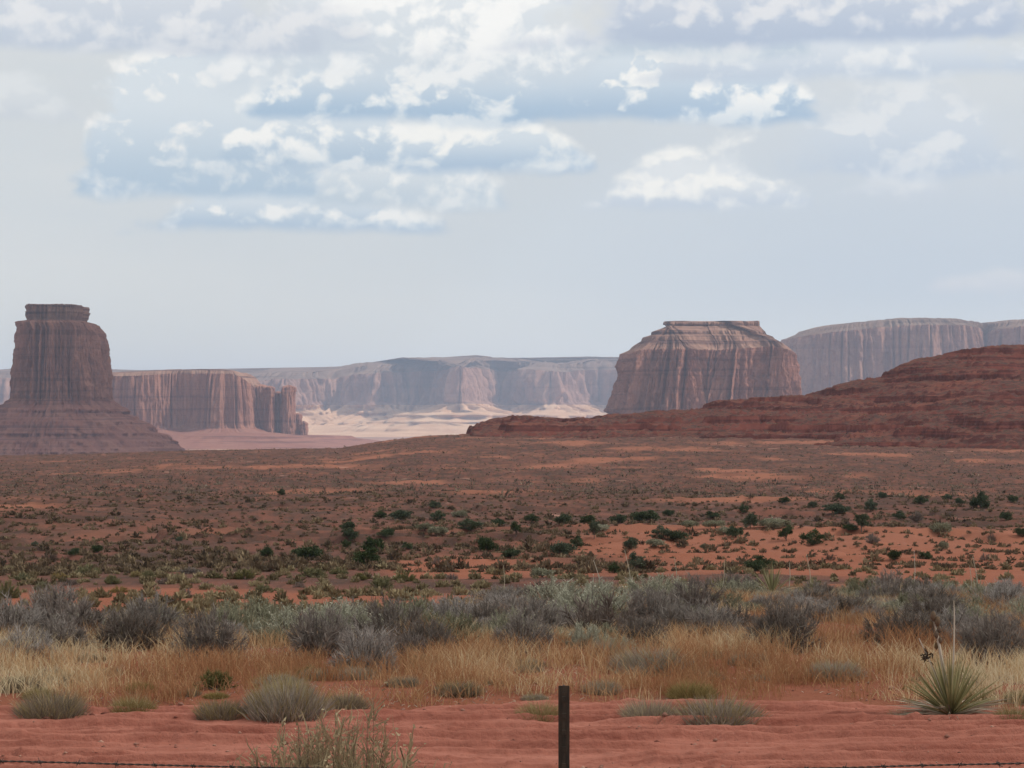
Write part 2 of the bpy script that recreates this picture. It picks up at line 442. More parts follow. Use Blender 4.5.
# ------------------------------------------------------------------ sandstone buttes and mesas
def rock_mat(name, dark, mid, light, streak=1.0, sz=1.0, strata=0.4):
    g = NT(name)
    v = g.pos((0.05 / sz, 0.05 / sz, 0.004 / sz)); s_ = g.noise(v, 1.0, 7, 0.6, 0.4)
    v2 = g.pos((0.16 / sz, 0.16 / sz, 0.012 / sz), (7, 3, 1)); s2 = g.noise(v2, 1.0, 6, 0.6, 0.3)
    lay = g.noise(g.pos((0.0015 / sz, 0.0015 / sz, 0.09 / sz)), 1.0, 6, 0.65)
    blot = g.noise(g.pos((0.012 / sz,) * 3), 1.0, 6, 0.6)
    col = g.mix(g.step(blot, 0.3, 0.7), mid, light)
    col = g.mix(g.math('MULTIPLY', g.step(s_, 0.46, 0.66), 0.36 * streak), col, dark)
    col = g.mix(g.math('MULTIPLY', g.step(s2, 0.52, 0.72), 0.14 * streak), col, light)
    col = g.mix(g.math('MULTIPLY', g.step(lay, 0.5, 0.62), strata), col, dark)
    fine = g.noise(g.pos((0.22 / sz, 0.22 / sz, 0.16 / sz)), 1.0, 6, 0.7)
    col = g.mix(g.math('MULTIPLY', g.step(fine, 0.50, 0.66), 0.45), col, dark)
    return g.out(col, 0.97, g.bump(fine, 1.0, 4.0 * sz), 0.04)

M_cliff = rock_mat('red_sandstone', (0.10, 0.042, 0.033), (0.27, 0.125, 0.09), (0.36, 0.18, 0.125))
M_cap = rock_mat('cap_sandstone', (0.09, 0.045, 0.037), (0.22, 0.12, 0.09), (0.33, 0.20, 0.145), 0.4, 0.6, 0.9)
M_talus = rock_mat('talus_shale', (0.12, 0.050, 0.042), (0.25, 0.105, 0.078), (0.30, 0.145, 0.105), 0.15, 0.6, 0.7)
M_farcliff = rock_mat('far_sandstone', (0.13, 0.065, 0.05), (0.28, 0.145, 0.105), (0.38, 0.215, 0.155), 0.8, 2.2, 0.25)
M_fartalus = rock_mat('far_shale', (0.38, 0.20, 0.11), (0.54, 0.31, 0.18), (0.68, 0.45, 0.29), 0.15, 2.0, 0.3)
M_farcap = rock_mat('far_cap_rock', (0.09, 0.055, 0.042), (0.17, 0.105, 0.078), (0.26, 0.175, 0.13), 0.2, 2.0, 0.6)
M_ridge = rock_mat('ridge_redbeds', (0.09, 0.028, 0.022), (0.215, 0.064, 0.045), (0.27, 0.105, 0.068), 0.1, 0.25, 0.8)

def outline(pts, n):
    """closed Catmull-Rom through pts, resampled evenly to n points; returns P, outward normals, arc length"""
    pts = np.asarray(pts, float); m = len(pts); out = []
    for i in range(m):
        a, b, c, d = pts[i - 1], pts[i], pts[(i + 1) % m], pts[(i + 2) % m]
        t = np.linspace(0, 1, 60, endpoint=False)[:, None]
        out.append(0.5 * ((2 * b) + (c - a) * t + (2 * a - 5 * b + 4 * c - d) * t ** 2 + (3 * b - a - 3 * c + d) * t ** 3))
    q = np.concatenate(out); q2 = np.vstack([q, q[:1]])
    s = np.concatenate([[0], np.cumsum(np.linalg.norm(np.diff(q2, axis=0), axis=1))])
    u = np.linspace(0, s[-1], n, endpoint=False)
    P = np.stack([np.interp(u, s, q2[:, 0]), np.interp(u, s, q2[:, 1])], -1)
    if 0.5 * np.sum(P[:, 0] * np.roll(P[:, 1], -1) - P[:, 1] * np.roll(P[:, 0], -1)) < 0: P = P[::-1]
    T = np.roll(P, -1, 0) - np.roll(P, 1, 0)
    for _ in range(12): T = (np.roll(T, 1, 0) + T + np.roll(T, -1, 0)) / 3
    N = np.stack([T[:, 1], -T[:, 0]], -1); N /= np.linalg.norm(N, axis=1)[:, None]
    return P, N, u

def butte(name, pts, parts, label, cat, n=900, flute=10.0, flen=40.0, seed=0, top=None, center=None, group=None, smooth=0.07, skew=None):
    """parts: (part name, material, rows); row = (offset, shrink, z, flute weight, gully weight, top weight)
    rows run from the foot to the summit; every part is a mesh of its own under the Empty at the butte's foot"""
    P, N, s = outline(pts, n)
    L = s[-1] + s[1]
    C = np.asarray(center if center is not None else P.mean(0), float)
    org = np.array([C[0], C[1], parts[0][2][0][2]])
    root = link(name, None, None, org)
    tag(root, label, cat, group)
    ang = s / L * 2 * np.pi
    kw = max(3, int(n * smooth)); ker = np.hanning(2 * kw + 1); ker /= ker.sum()
    circ = lambda a: np.stack([np.convolve(np.concatenate([a[-kw:, i], a[:, i], a[:kw, i]]), ker, 'valid') for i in (0, 1)], -1)
    PS = circ(P); NS = circ(N); NS /= np.linalg.norm(NS, axis=1)[:, None]
    offs = [r[0] for p_ in parts for r in p_[2]]
    span = max(1e-6, -min(offs))
    def per(fr, zz, o, octv=4):                       # noise that closes round the outline
        R = L / (2 * np.pi) / fr
        return fbm(np.cos(ang) * R + o, np.sin(ang) * R + o * 1.7, zz, octv)
    for pname, mat, rows in parts:
        rows = np.asarray(rows, float)
        zs = []
        for r in range(len(rows) - 1):
            k = max(1, int(abs(rows[r + 1, 2] - rows[r, 2]) / (flen * 0.08)) + int(abs(rows[r + 1, 0] - rows[r, 0]) / (flen * 0.4)))
            k = min(k, 80)
            for j in range(k): zs.append(rows[r] + (rows[r + 1] - rows[r]) * j / k)
        zs.append(rows[-1]); zs = np.asarray(zs)
        VV = []
        for off, shr, z, fw, gw, tw in zs:
            a = per(flen, z / 900 + seed, 3.1 + seed); b = per(flen * 0.36, z / 260 + seed, 9.4 + seed); c = per(flen * 0.13, z / (flen * 0.30), 5.0 + seed, 4)
            big = per(flen * 3.5, seed, 1.0 + seed, 2)
            rid = np.minimum(np.abs(2 * a - 1) * 4.2, 1.2) - 0.6; rid2 = np.minimum(np.abs(2 * b - 1) * 4.0, 1.2) - 0.6
            crack = -sstep(0.80, 0.97, 1 - np.abs(2 * per(flen * 0.9, z / 2500 + seed, 21.0 + seed, 3) - 1) * 3.0)
            lev = np.floor(z / (flen * 1.3) + 1.4 * per(flen * 1.6, seed, 13.0 + seed, 3))
            step_ = vnoise(lev * 3.1 + seed, np.floor(ang * L / (2 * np.pi) / (flen * 0.7) + 2 * b) * 1.7) - 0.5
            d = fw * flute * ((big - 0.5) * 2.6 + rid * 0.95 + rid2 * 0.5 + crack * 1.0 + step_ * 0.6 + (c - 0.5) * 0.9)
            gl = np.abs(2 * per(flen * 0.8, 0.2 + z / 2000, 2.0 + seed, 4) - 1)
            ter = (fbm(z / (flen * 0.32) + seed, 0.0, per(flen * 4, 3, 8.0, 2) * 2, 3) - 0.5)
            d = d + gw * flute * (gl * 2.6 - 0.6 + ter * 2.6 + (c - 0.5) * 2.0)
            ws = float(sstep(0.05, 0.75, -off / span)) if off < 0 else float(sstep(0, 40 * flen * 0.25, off)) * 0.8
            Pb = P * (1 - ws) + PS * ws; Nb = N * (1 - ws) + NS * ws
            Q = Pb + Nb * (off + d)[:, None]
            Q = C + (Q - C) * shr
            if skew: Q = Q + np.array([interp(z, skew), 0.0])
            zz = np.full(n, z) + (c - 0.5) * flute * 0.25 * tw
            if top is not None: zz = zz + top(Q[:, 0], Q[:, 1]) * tw
            VV.append(np.stack([Q[:, 0], Q[:, 1], zz], -1))
        VV = np.asarray(VV) - org
        faces = [grid_faces(n, len(zs), True)]
        V = VV.reshape(-1, 3)
        if rows[-1, 1] < 0.2:
            V = np.vstack([V, VV[-1].mean(0)[None]])
            i = np.arange(n) + (len(zs) - 1) * n
            faces.append(np.stack([i, np.roll(i, -1), np.full(n, len(V) - 1)], -1))
        link(pname, make_mesh(pname, V, faces, mat, False), root)
    return root

def ell(cx, cy, rx, ry, n=16, pw=2.6, rot=0.0):
    t = np.linspace(0, 2 * np.pi, n, endpoint=False)
    c, s = np.cos(t), np.sin(t)
    x = np.sign(c) * np.abs(c) ** (2 / pw) * rx; y = np.sign(s) * np.abs(s) ** (2 / pw) * ry
    return np.stack([cx + x * np.cos(rot) - y * np.sin(rot), cy + x * np.sin(rot) + y * np.cos(rot)], -1)

def zrow(py, D): return EYE + (HOR - py) / F * D

# --- the tall butte at the left: capped tower on a banded talus cone
D = 4500.0; u = D / F
cx = (60.5 - 512) * u
Z = lambda py: zrow(py, D)
lt = lambda X, Y: interp((X / u) + 512, [(8, -2), (20, 2), (40, 0), (92, 0), (94, -4), (104, -5.5), (112, -8)]) * u
butte('butte', ell(cx, D, 43.5 * u, 58 * u, 18, 3.2), [
    ('talus', M_talus, [(130 * u, 1, Z(478), 0, 1.3, 0), (92 * u, 1, Z(458), 0, 1.2, 0), (65 * u, 1, Z(444), 0, 1.1, 0), (61 * u, 1, Z(439), 0, 1.1, 0), (43 * u, 1, Z(428), 0, 1, 0), (39 * u, 1, Z(423), 0, 1, 0),
                        (20 * u, 1, Z(413), 0, 1, 0), (17 * u, 1, Z(409), 0.2, .8, 0), (2 * u, 1, Z(401), .6, .4, 0)]),
    ('cliff_wall', M_cliff, [(2 * u, 1, Z(401), .6, .4, 0), (0, 1, Z(398), 1, 0, 0), (-2.5 * u, 1, Z(370), 1, 0, 0), (-6.0 * u, 1, Z(345), 1, 0, .3), (-8.0 * u, 1, Z(328), 1, 0, 1), (-9.2 * u, 1, Z(324.2), .9, 0, 1), (-18.5 * u, 1, Z(321.5), .4, 0, .3)]),
    ('cap_rock', M_cap, [(-18.5 * u, 1, Z(321.5), .4, 0, .3), (-19.5 * u, 1, Z(320), .5, 0, 0), (-18.5 * u, 1, Z(318.5), .6, 0, 0), (-17.5 * u, 1, Z(312), .7, 0, 0), (-18.5 * u, 1, Z(311.5), .6, 0, 0), (-17.5 * u, 1, Z(308), .6, 0, .3), (-18 * u, 1, Z(306.3), .5, 0, .8), (-21 * u, .75, Z(306), .3, 0, .3), (-22 * u, .1, Z(305.5), 0, 0, 0)]),
], 'tall dark butte with a slab cap rising alone above a cone of banded talus', 'butte', 1300, 13.0, 34.0, 1, lt, skew=[(Z(405), 0), (Z(330), 0), (Z(322), -4.5 * u), (Z(300), -4.5 * u)])

# --- the long mesa beside it, ending in broken spires
D = 7000.0; u = D / F
Z = lambda py: zrow(py, D)
X = lambda px: (px - 512) * u
fp = [(X(60), D + 60), (X(110), D - 30), (X(150), D - 60), (X(185), D - 20), (X(215), D - 70), (X(238), D - 60), (X(251), D - 30), (X(258), D + 40),
      (X(259), D + 220), (X(240), D + 420), (X(150), D + 560), (X(60), D + 480), (X(30), D + 240)]
mt = lambda x_, y_: interp(x_ / u + 512, [(100, -3), (140, -2), (170, 0), (232, 0), (240, -2.5), (246, -6), (251, -11), (256, -17), (262, -20)]) * u
mesa_root = butte('mesa', fp, [
    ('talus', M_talus, [(210 * u, 1, Z(452), 0, 1.5, 0), (92 * u, 1, Z(438.5), 0, 1.2, 0), (86 * u, 1, Z(436), 0, 1.0, 0), (40 * u, 1, Z(435), 0, 1, 0), (14 * u, 1, Z(432), 0, .8, 0), (2 * u, 1, Z(428.5), .3, .3, 0)]),
    ('cliff_wall', M_cliff, [(2 * u, 1, Z(428.5), .3, .3, 0), (0, 1, Z(425), .7, 0, 0), (-1.5 * u, 1, Z(395), .7, 0, .45), (-3.2 * u, 1, Z(374), .7, 0, 1)]),
    ('cap_rock', M_cap, [(-3.2 * u, 1, Z(374), .7, 0, 1), (-6 * u, .985, Z(371), .5, 0, 1), (-8 * u, .93, Z(370), .4, 0, 1), (-8 * u, .6, Z(368.5), .1, 0, .9), (-8 * u, .08, Z(368), 0, 0, .6)]),
], 'long flat mesa ending in broken spires, right behind the tall capped butte', 'mesa', 1900, 13.0, 60.0, 4, mt, center=(X(170), D + 240))

def spire(root, px, w, ptop, dy, seed, pbase=441):
    """one broken tower standing against the mesa's end"""
    org = np.array(root.location); m = 150
    t = np.linspace(0, 2 * np.pi, m, endpoint=False); rows = []
    for q in np.linspace(0, 1, 46):
        zz = Z(pbase) + (Z(ptop) - Z(pbase)) * q
        blk = vnoise(np.floor(t * 2.2 + seed) * 1.7, np.floor(q * 7 + vnoise(t * 2, seed) * 1.5), seed) - 0.5
        rr = (w * 0.5 * u) * (1.10 - 0.22 * q + 0.35 * blk + 0.5 * (np.abs(2 * fbm(np.cos(t) * 2.2 + seed, np.sin(t) * 2.2, q * 0.6, 3) - 1) - 0.25))
        top_ = -(fbm(np.cos(t) * 1.3, np.sin(t) * 1.3, seed, 3)) * 5 * u * q ** 6
        rows.append(np.stack([X(px) + np.cos(t) * rr, D + dy + np.sin(t) * rr * 1.5, zz + top_], -1))
    rows.append(np.stack([X(px) + np.cos(t) * rr * 0.5, D + dy + np.sin(t) * rr * 0.7, zz + top_ * 0.6 + 0.6 * u], -1))
    V = np.concatenate(rows) - org
    V = np.vstack([V, [[X(px) - org[0], D + dy - org[1], Z(ptop) + 0.4 * u - org[2]]]])
    i = np.arange(m) + (len(rows) - 1) * m
    link('spire', make_mesh('spire', V, [grid_faces(m, len(rows), True), np.stack([i, np.roll(i, -1), np.full(m, len(V) - 1)], -1)], M_cliff), root)
for q_ in ((259, 15, 384, 60, 1.0), (269, 11, 386, 25, 2.0), (276.5, 10, 391, 70, 3.0), (287, 14, 385, 40, 4.0), (296, 9, 413, 60, 5.0), (302, 9, 421, 50, 6.0)): spire(mesa_root, *q_)

# --- the broad flat-topped butte right of the middle
D = 5000.0; u = D / F
Z = lambda py: zrow(py, D)
X = lambda px: (px - 512) * u
rt = lambda x_, y_: interp(x_ / u + 512, [(612, -4), (628, -3), (645, 0), (720, -1), (770, 3), (790, -1), (799, -6)]) * u
fp = [(X(619), D + 40), (X(629), D - 60), (X(654), D - 95), (X(682), D - 110), (X(700), D - 70), (X(728), D - 105), (X(752), D - 70), (X(776), D - 90), (X(792), D - 40), (X(796), D + 60), (X(782), D + 170), (X(730), D + 250), (X(664), D + 240), (X(627), D + 150)]
butte('butte', fp, [
    ('talus', M_talus, [(90 * u, 1, Z(448), 0, 1.2, 0), (34 * u, 1, Z(428), 0, 1.2, 0), (14 * u, 1, Z(420), 0, 1, 0), (2 * u, 1, Z(414), .5, .4, 0)]),
    ('cliff_wall', M_cliff, [(2 * u, 1, Z(414), .5, .4, 0), (0, 1, Z(410), 1, 0, 0), (-3 * u, 1, Z(385), 1, 0, 0), (-6 * u, 1, Z(365), 1, 0, .4), (-9 * u, 1, Z(350), .9, 0, 1)]),
    ('cap_rock', M_cap, [(-9 * u, 1, Z(350), .9, 0, 1), (-15 * u, 1, Z(347), .6, 0, 1), (-20 * u, 1, Z(343), .5, 0, .8), (-27 * u, 1, Z(340), .5, 0, .4), (-29 * u, 1, Z(336.5), .45, 0, 0), (-37 * u, 1, Z(334), .4, 0, 0), (-38 * u, 1, Z(331), .4, 0, 0), (-46 * u, 1, Z(328), .3, 0, 0), (-55 * u, 1, Z(324.5), .3, 0, 0),
                         (-53 * u, 1, Z(323.5), .5, 0, 0), (-54 * u, 1, Z(321), .5, 0, .5), (-56 * u, .7, Z(320), .2, 0, 0), (-50 * u, .1, Z(320), 0, 0, 0)]),
], 'broad flat-topped butte with fluted cliffs and a low cap slab, right of the middle', 'butte', 2000, 20.0, 38.0, 6, rt, center=(X(706), D + 70), skew=[(Z(412), 0), (Z(350), 6 * u), (Z(340), 3 * u), (Z(325), -1 * u)])

# --- the wide mesa at the right edge
D = 8500.0; u = D / F
Z = lambda py: zrow(py, D)
X = lambda px: (px - 512) * u
wt = lambda x_, y_: interp(x_ / u + 512, [(790, -7), (820, -3), (850, 0), (900, 5), (960, 5), (984, 2), (988, -5), (992, 1), (1020, 4), (1100, 6), (1400, 0)]) * u
fp = [(X(790), D + 80), (X(812), D - 60), (X(850), D - 110), (X(890), D - 70), (X(930), D - 120), (X(975), D - 60), (X(986), D + 60), (X(996), D - 30), (X(1030), D - 100), (X(1100), D - 60), (X(1190), D - 120), (X(1260), D + 200), (X(1200), D + 800), (X(1000), D + 1100), (X(850), D + 800), (X(795), D + 400)]
butte('mesa', fp, [
    ('talus', M_talus, [(200 * u, 1, Z(446), 0, 1.2, 0), (40 * u, 1, Z(412), 0, 1, 0), (2 * u, 1, Z(396), .3, .3, 0)]),
    ('cliff_wall', M_farcliff, [(2 * u, 1, Z(396), .3, .3, 0), (0, 1, Z(392), .9, 0, 0), (-3 * u, 1, Z(350), .9, 0, .5), (-6 * u, 1, Z(331), .8, 0, 1)]),
    ('cap_rock', M_farcap, [(-6 * u, 1, Z(331), .8, 0, 1), (-16 * u, 1, Z(327.5), .5, 0, 1), (-18 * u, 1, Z(325), .4, 0, 1), (-34 * u, 1, Z(322.5), .3, 0, 1), (-36 * u, .6, Z(321), .1, 0, .9), (-36 * u, .08, Z(321), 0, 0, .9)]),
], 'wide bluish mesa at the right edge, standing far behind the terraced red ridge', 'mesa', 1900, 24.0, 70.0, 9, wt, center=(X(1010), D + 480))

# --- the far wall of mesas across the middle
D = 13000.0; u = D / F
Z = lambda py: zrow(py, D)
X = lambda px: (px - 512) * u
ft = lambda x_, y_: interp(x_ / u + 512, [(-100, -12), (0, -9), (20, -8), (60, -10), (120, -11), (150, -13), (240, -14), (262, -9), (300, -9), (330, -8), (350, -4), (400, -1), (480, 2), (530, 1), (556, -2), (565, -2), (590, 2), (625, 2), (700, 0)]) * u
fp = [(X(-120), D + 500), (X(-40), D - 60), (X(30), D - 150), (X(100), D + 150), (X(190), D + 300), (X(250), D + 100), (X(285), D - 80), (X(330), D + 130), (X(372), D - 60), (X(412), D + 40), (X(440), D - 150), (X(452), D - 620), (X(472), D - 640), (X(484), D - 160), (X(500), D + 260), (X(520), D - 40), (X(548), D - 240), (X(575), D - 120), (X(605), D + 60), (X(640), D - 160), (X(700), D - 60), (X(760), D + 500), (X(700), D + 2200), (X(400), D + 2800), (X(0), D + 2400)]
butte('mesa', fp, [
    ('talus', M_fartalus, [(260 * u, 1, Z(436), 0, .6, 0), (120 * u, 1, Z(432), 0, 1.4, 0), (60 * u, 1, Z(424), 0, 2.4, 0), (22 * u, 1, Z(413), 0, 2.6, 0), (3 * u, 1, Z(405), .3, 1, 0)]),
    ('cliff_wall', M_farcliff, [(3 * u, 1, Z(405), .3, 1, 0), (0, 1, Z(402), 1, 0, 0), (-3 * u, 1, Z(385), 1, 0, .3), (-6 * u, 1, Z(371), .9, 0, .9)]),
    ('cap_rock', M_farcap, [(-6 * u, 1, Z(371), .9, 0, .9), (-26 * u, 1, Z(366), .6, .6, 1), (-30 * u, 1, Z(363), .6, 0, 1), (-70 * u, 1, Z(359), .3, .3, 1), (-74 * u, .9, Z(356.5), .3, 0, 1), (-74 * u, .6, Z(356), .1, 0, 1), (-74 * u, .08, Z(356), 0, 0, .6)]),
], 'farthest hazy mesa wall across the middle with a pale sunlit foot', 'mesa', 2600, 48.0, 130.0, 12, ft, center=(X(330), D + 1300))

# ------------------------------------------------------------------ terraced red ridge
CREST = [(380, 470), (440, 446), (466, 436), (471, 425), (490, 420), (513, 415), (540, 416.5), (564, 418), (611, 414), (660, 411), (697, 407), (712, 402), (723, 399), (770, 397.5), (805, 395.5), (825, 390), (836, 386.5), (858, 382), (879, 376.5),
         (896, 370), (918, 361), (940, 356), (970, 350), (996, 347), (1024, 348), (1080, 350), (1180, 362), (1300, 400), (1400, 440)]
rxs = np.linspace(-150, 760, 720); rys = np.linspace(640, 1900, 560)
RYY, RXX = np.meshgrid(rys, rxs, indexing='ij')
PXX = 512 + RXX / RYY * F + (fbm(RXX / 26, RYY / 40, 33.0, 4) - 0.5) * 5
crest = EYE + (HOR - interp(PXX, CREST)) / F * 1350.0
warp = (fbm(RXX / 120, RYY / 120, 40.0, 5) - 0.5)
def frontY(px): return interp(px, [(380, 1250), (470, 1150), (600, 1080), (800, 980), (1000, 900), (1200, 860)])
t = (RYY + warp * 170 - frontY(PXX)) / (1350 - frontY(PXX))
slope = np.clip(t, -0.6, 1) 
back = 1 - sstep(1400, 1800, RYY)
ex = interp(PXX, [(480, 0.36), (640, 0.42), (780, 0.60), (930, 0.88)])
raw = (crest + 14) * np.where(slope > 0, np.maximum(slope, 0) ** ex, slope * 0.25) 
stepH = 6.5
jag = (fbm(RXX / 8, RYY / 12, 51.0, 4) - 0.5) * 0.55
k = raw / stepH + jag + warp * 2.6 + (fbm(RXX / 260, RYY / 260, 3.0, 3) - 0.5) * 2.2
fr = k % 1.0
ledge = sstep(0.38, 0.54, fbm(RXX / 60, RYY / 160 + np.floor(k) * 7.7, 8.0, 5))     # ledges come and go along the slope
ter = (k + ledge * (0.62 * sstep(0.78, 0.84, fr) - 0.62 * fr)) * stepH
ter = ter - jag * 0.6 * stepH - warp * 2.6 * stepH - (fbm(RXX / 260, RYY / 260, 3.0, 3) - 0.5) * 2.2 * stepH
st2 = 1.7; k2 = ter / st2 + warp * 4; f2 = k2 % 1
l2 = sstep(0.42, 0.58, fbm(RXX / 34, np.floor(k2) * 5.3, 4.0, 4))
ter = ter + l2 * (sstep(0.7, 0.95, f2) - f2) * st2 * 0.55
hz = -14 + np.where(raw > 0, ter, raw)
hz = hz + ((fbm(RXX / 9, RYY / 9, 6.0, 4) - 0.5) * 2.6 + np.maximum(fbm(RXX / 3.2, RYY / 4.0, 16.0, 3) - 0.62, 0) * 7.0) * sstep(-0.2, 0.2, slope)
hz = np.minimum(hz, crest + 0.4 + (fbm(RXX / 22, RYY / 40, 9.0, 4) - 0.5) * 2.0) * back + -34 * (1 - back)
gz = ground_z(RXX, RYY)
g = NT('ridge_soil')
lay = g.noise(g.pos((0.004, 0.004, 0.55)), 1.0, 6, 0.65); bl = g.noise(g.pos((0.02,) * 3), 1.0, 7, 0.62); fn = g.noise(g.pos((0.3,) * 3), 1.0, 6, 0.68)
nrm = g.n('ShaderNodeSeparateXYZ'); g.l(g.n('ShaderNodeNewGeometry').outputs['True Normal'], nrm.inputs[0])
flat = g.step(g.math('MULTIPLY_ADD', g.math('SUBTRACT', bl, 0.5), 0.25, nrm.outputs[2]), 0.80, 0.95)
rockc = g.mix(g.step(lay, 0.42, 0.60), (0.090, 0.033, 0.028), (0.170, 0.057, 0.043))
rockc = g.mix(g.math('MULTIPLY', g.step(fn, 0.5, 0.7), 0.5), rockc, (0.26, 0.10, 0.07))
scr = g.mix(g.step(fn, 0.38, 0.62), (0.080, 0.052, 0.043), (0.175, 0.070, 0.050))
scr = g.mix(g.math('MULTIPLY', g.step(bl, 0.48, 0.62), 0.6), scr, (0.25, 0.085, 0.055))
M_rsoil = g.out(g.mix(flat, rockc, scr), 0.97, g.bump(fn, 0.8, 0.8), 0.04)
tag(link('hill', make_mesh('hill', np.stack([RXX, RYY, hz], -1), [grid_faces(len(rxs), len(rys))], M_rsoil, False)), 'long terraced dark red ridge climbing towards the right', 'hill', kind='structure')

# ------------------------------------------------------------------ air
hz_me = bpy.data.meshes.new('haze')
import bmesh
bm = bmesh.new(); bmesh.ops.create_cube(bm, size=1.0)
HX, HY0, HY1, HZ0, HZ1 = 64000.0, -900.0, 61000.0, -80.0, 720.0
for v in bm.verts:
    v.co = (v.co.x * 2 * 420000.0 * 0.5, HY0 + (v.co.y + 0.5) * (HY1 - HY0), HZ0 + (v.co.z + 0.5) * (HZ1 - HZ0))
bm.to_mesh(hz_me); bm.free()
g = NT('desert_air')
pv = g.n('ShaderNodeVolumePrincipled')
pv.inputs['Color'].default_value = (0.56, 0.73, 1.0, 1)
pv.inputs['Density'].default_value = 4.4e-5
pv.inputs['Anisotropy'].default_value = 0.2
g.l(pv.outputs[0], g.o.inputs['Volume'])
hz_me.materials.append(g.m)
tag(link('haze', hz_me), 'thin blue desert haze filling the whole valley', 'haze', kind='stuff')
# ------------------------------------------------------------------ unseen clouds added overhead to shade the near valley
def cumulus(cx, cy, rx, ry, base, hgt, seed, label, mat):
    nu, nv = 220, 60
    t = np.linspace(0, 2 * np.pi, nu, endpoint=False)
    rows = []
    lob = 0.72 + 0.56 * fbm(np.cos(t) * 1.8 + seed, np.sin(t) * 1.8, seed, 4)
    for v in np.linspace(0, 1, nv):                    # underside to crown
        if v < 0.35: r = v / 0.35; z = 0.0
        else: q = (v - 0.35) / 0.65; r = np.cos(q * np.pi / 2) ** 0.6; z = np.sin(q * np.pi / 2)
        x = np.cos(t) * r * lob * rx; y = np.sin(t) * r * lob * ry
        n_ = fbm((x + seed * 900) / 700, y / 700, z * 2 + seed, 5)
        bl = np.abs(2 * fbm((x + seed * 500) / 420, y / 420, z * 3, 3) - 1)
        zz = base + z * hgt * (0.45 + 1.1 * n_) + bl * 160 * (1 if v > 0.35 else 0.15)
        rows.append(np.stack([cx + x * (1 + (n_ - 0.5) * 0.3), cy + y * (1 + (n_ - 0.5) * 0.3), zz], -1))
    V = np.asarray(rows)
    me = make_mesh('cloud', V.reshape(-1, 3), [grid_faces(nu, nv, True)], mat, True)
    tag(link('cloud', me), label, 'cloud', kind='stuff')

def vapour(name, thick):
    g = NT(name)
    d_ = g.n('ShaderNodeBsdfDiffuse'); d_.inputs[0].default_value = (0.9, 0.9, 0.9, 1)
    t_ = g.n('ShaderNodeBsdfTranslucent'); t_.inputs[0].default_value = (0.9, 0.92, 0.95, 1)
    x_ = g.n('ShaderNodeMixShader'); x_.inputs[0].default_value = 0.6
    g.l(d_.outputs[0], x_.inputs[1]); g.l(t_.outputs[0], x_.inputs[2])
    tr = g.n('ShaderNodeBsdfTransparent'); y_ = g.n('ShaderNodeMixShader'); y_.inputs[0].default_value = thick
    g.l(tr.outputs[0], y_.inputs[1]); g.l(x_.outputs[0], y_.inputs[2]); g.l(y_.outputs[0], g.o.inputs[0])
    return g.m
CB = 2100.0
def over(gx, gy):                                      # where a cloud stands to shade ground point (gx, gy)
    k = CB / SUN_DIR[2]
    return gx + SUN_DIR[0] * k, gy + SUN_DIR[1] * k
for (gx, gy, rx, ry, hh, sd, lb, th) in [(150, 500, 1050, 1500, 520, 1.0, 'broad grey cumulus out of view, added to shade the brush and the near plain', 0.40),
                                     (-1000, 4300, 760, 1500, 480, 2.0, 'grey cumulus out of view, added to shade the tall capped butte', 0.66)]:
    x, y = over(gx, gy)
    cumulus(x, y, rx, ry, CB, hh, sd, lb, vapour('shade_cloud_vapour', th))
# ------------------------------------------------------------------ plants
def ground_hit(px, py):
    """first ground point under pixel (px, py)"""
    yy = np.exp(np.linspace(np.log(16.0), np.log(1500.0), 4000))
    xx = (px - 512) / F * yy; zz = EYE + (HOR - py) / F * yy
    below = np.nonzero(ground_z(xx, yy) >= zz)[0]
    i = below[0] if len(below) else len(yy) - 1
    return float(xx[i]), float(yy[i]), float(ground_z(xx[i], yy[i]))

def unit(v): return v / np.maximum(np.linalg.norm(v, axis=-1, keepdims=True), 1e-9)

def ribbons(p0, p1, p2, w, r):
    """bent tapering blades; returns verts (n*5,3), quads, tris"""
    n = len(p0)
    side = unit(np.cross(unit(p2 - p0), unit(r.normal(size=(n, 3)))))
    w = np.broadcast_to(np.asarray(w, float), (n,))[:, None]
    V = np.stack([p0 - side * w, p0 + side * w, p1 + side * w * 0.75, p1 - side * w * 0.75, p2], 1)
    b = np.arange(n)[:, None] * 5
    return V.reshape(-1, 3), b + np.array([[0, 1, 2, 3]]), b + np.array([[3, 2, 4]])

def blade_mesh(name, parts, mat):
    """parts: list of (p0, p1, p2, w, tint)"""
    Vs, Q, T, A = [], [], [], []; o = 0
    r = np.random.default_rng(5)
    for p0, p1, p2, w, tint in parts:
        v, q, t = ribbons(p0, p1, p2, w, r)
        Vs.append(v); Q.append(q + o); T.append(t + o); o += len(v)
        A.append(np.repeat(np.broadcast_to(tint, (len(p0),)), 5))
    return make_mesh(name, np.concatenate(Vs), [np.concatenate(Q), np.concatenate(T)], mat, False, {'tint': np.concatenate(A)})

def plant_mat(name, dark, mid, light, jitter=0.25, trans=0.25):
    g = NT(name)
    t = g.attr('tint')
    c = g.mix(g.step(t, 0.0, 0.5), dark, mid); c = g.mix(g.step(t, 0.5, 1.0), c, light)
    rnd = g.n('ShaderNodeObjectInfo').outputs['Random']
    hsv = g.n('ShaderNodeHueSaturation'); g.l(c, hsv.inputs['Color'])
    g.l(g.math('MULTIPLY_ADD', rnd, 2 * jitter, 1 - jitter), hsv.inputs['Value'])
    g.l(g.math('MULTIPLY_ADD', rnd, -0.5, 1.25), hsv.inputs['Saturation'])
    return g.out(hsv.outputs[0], 0.9, None, 0.05, trans)

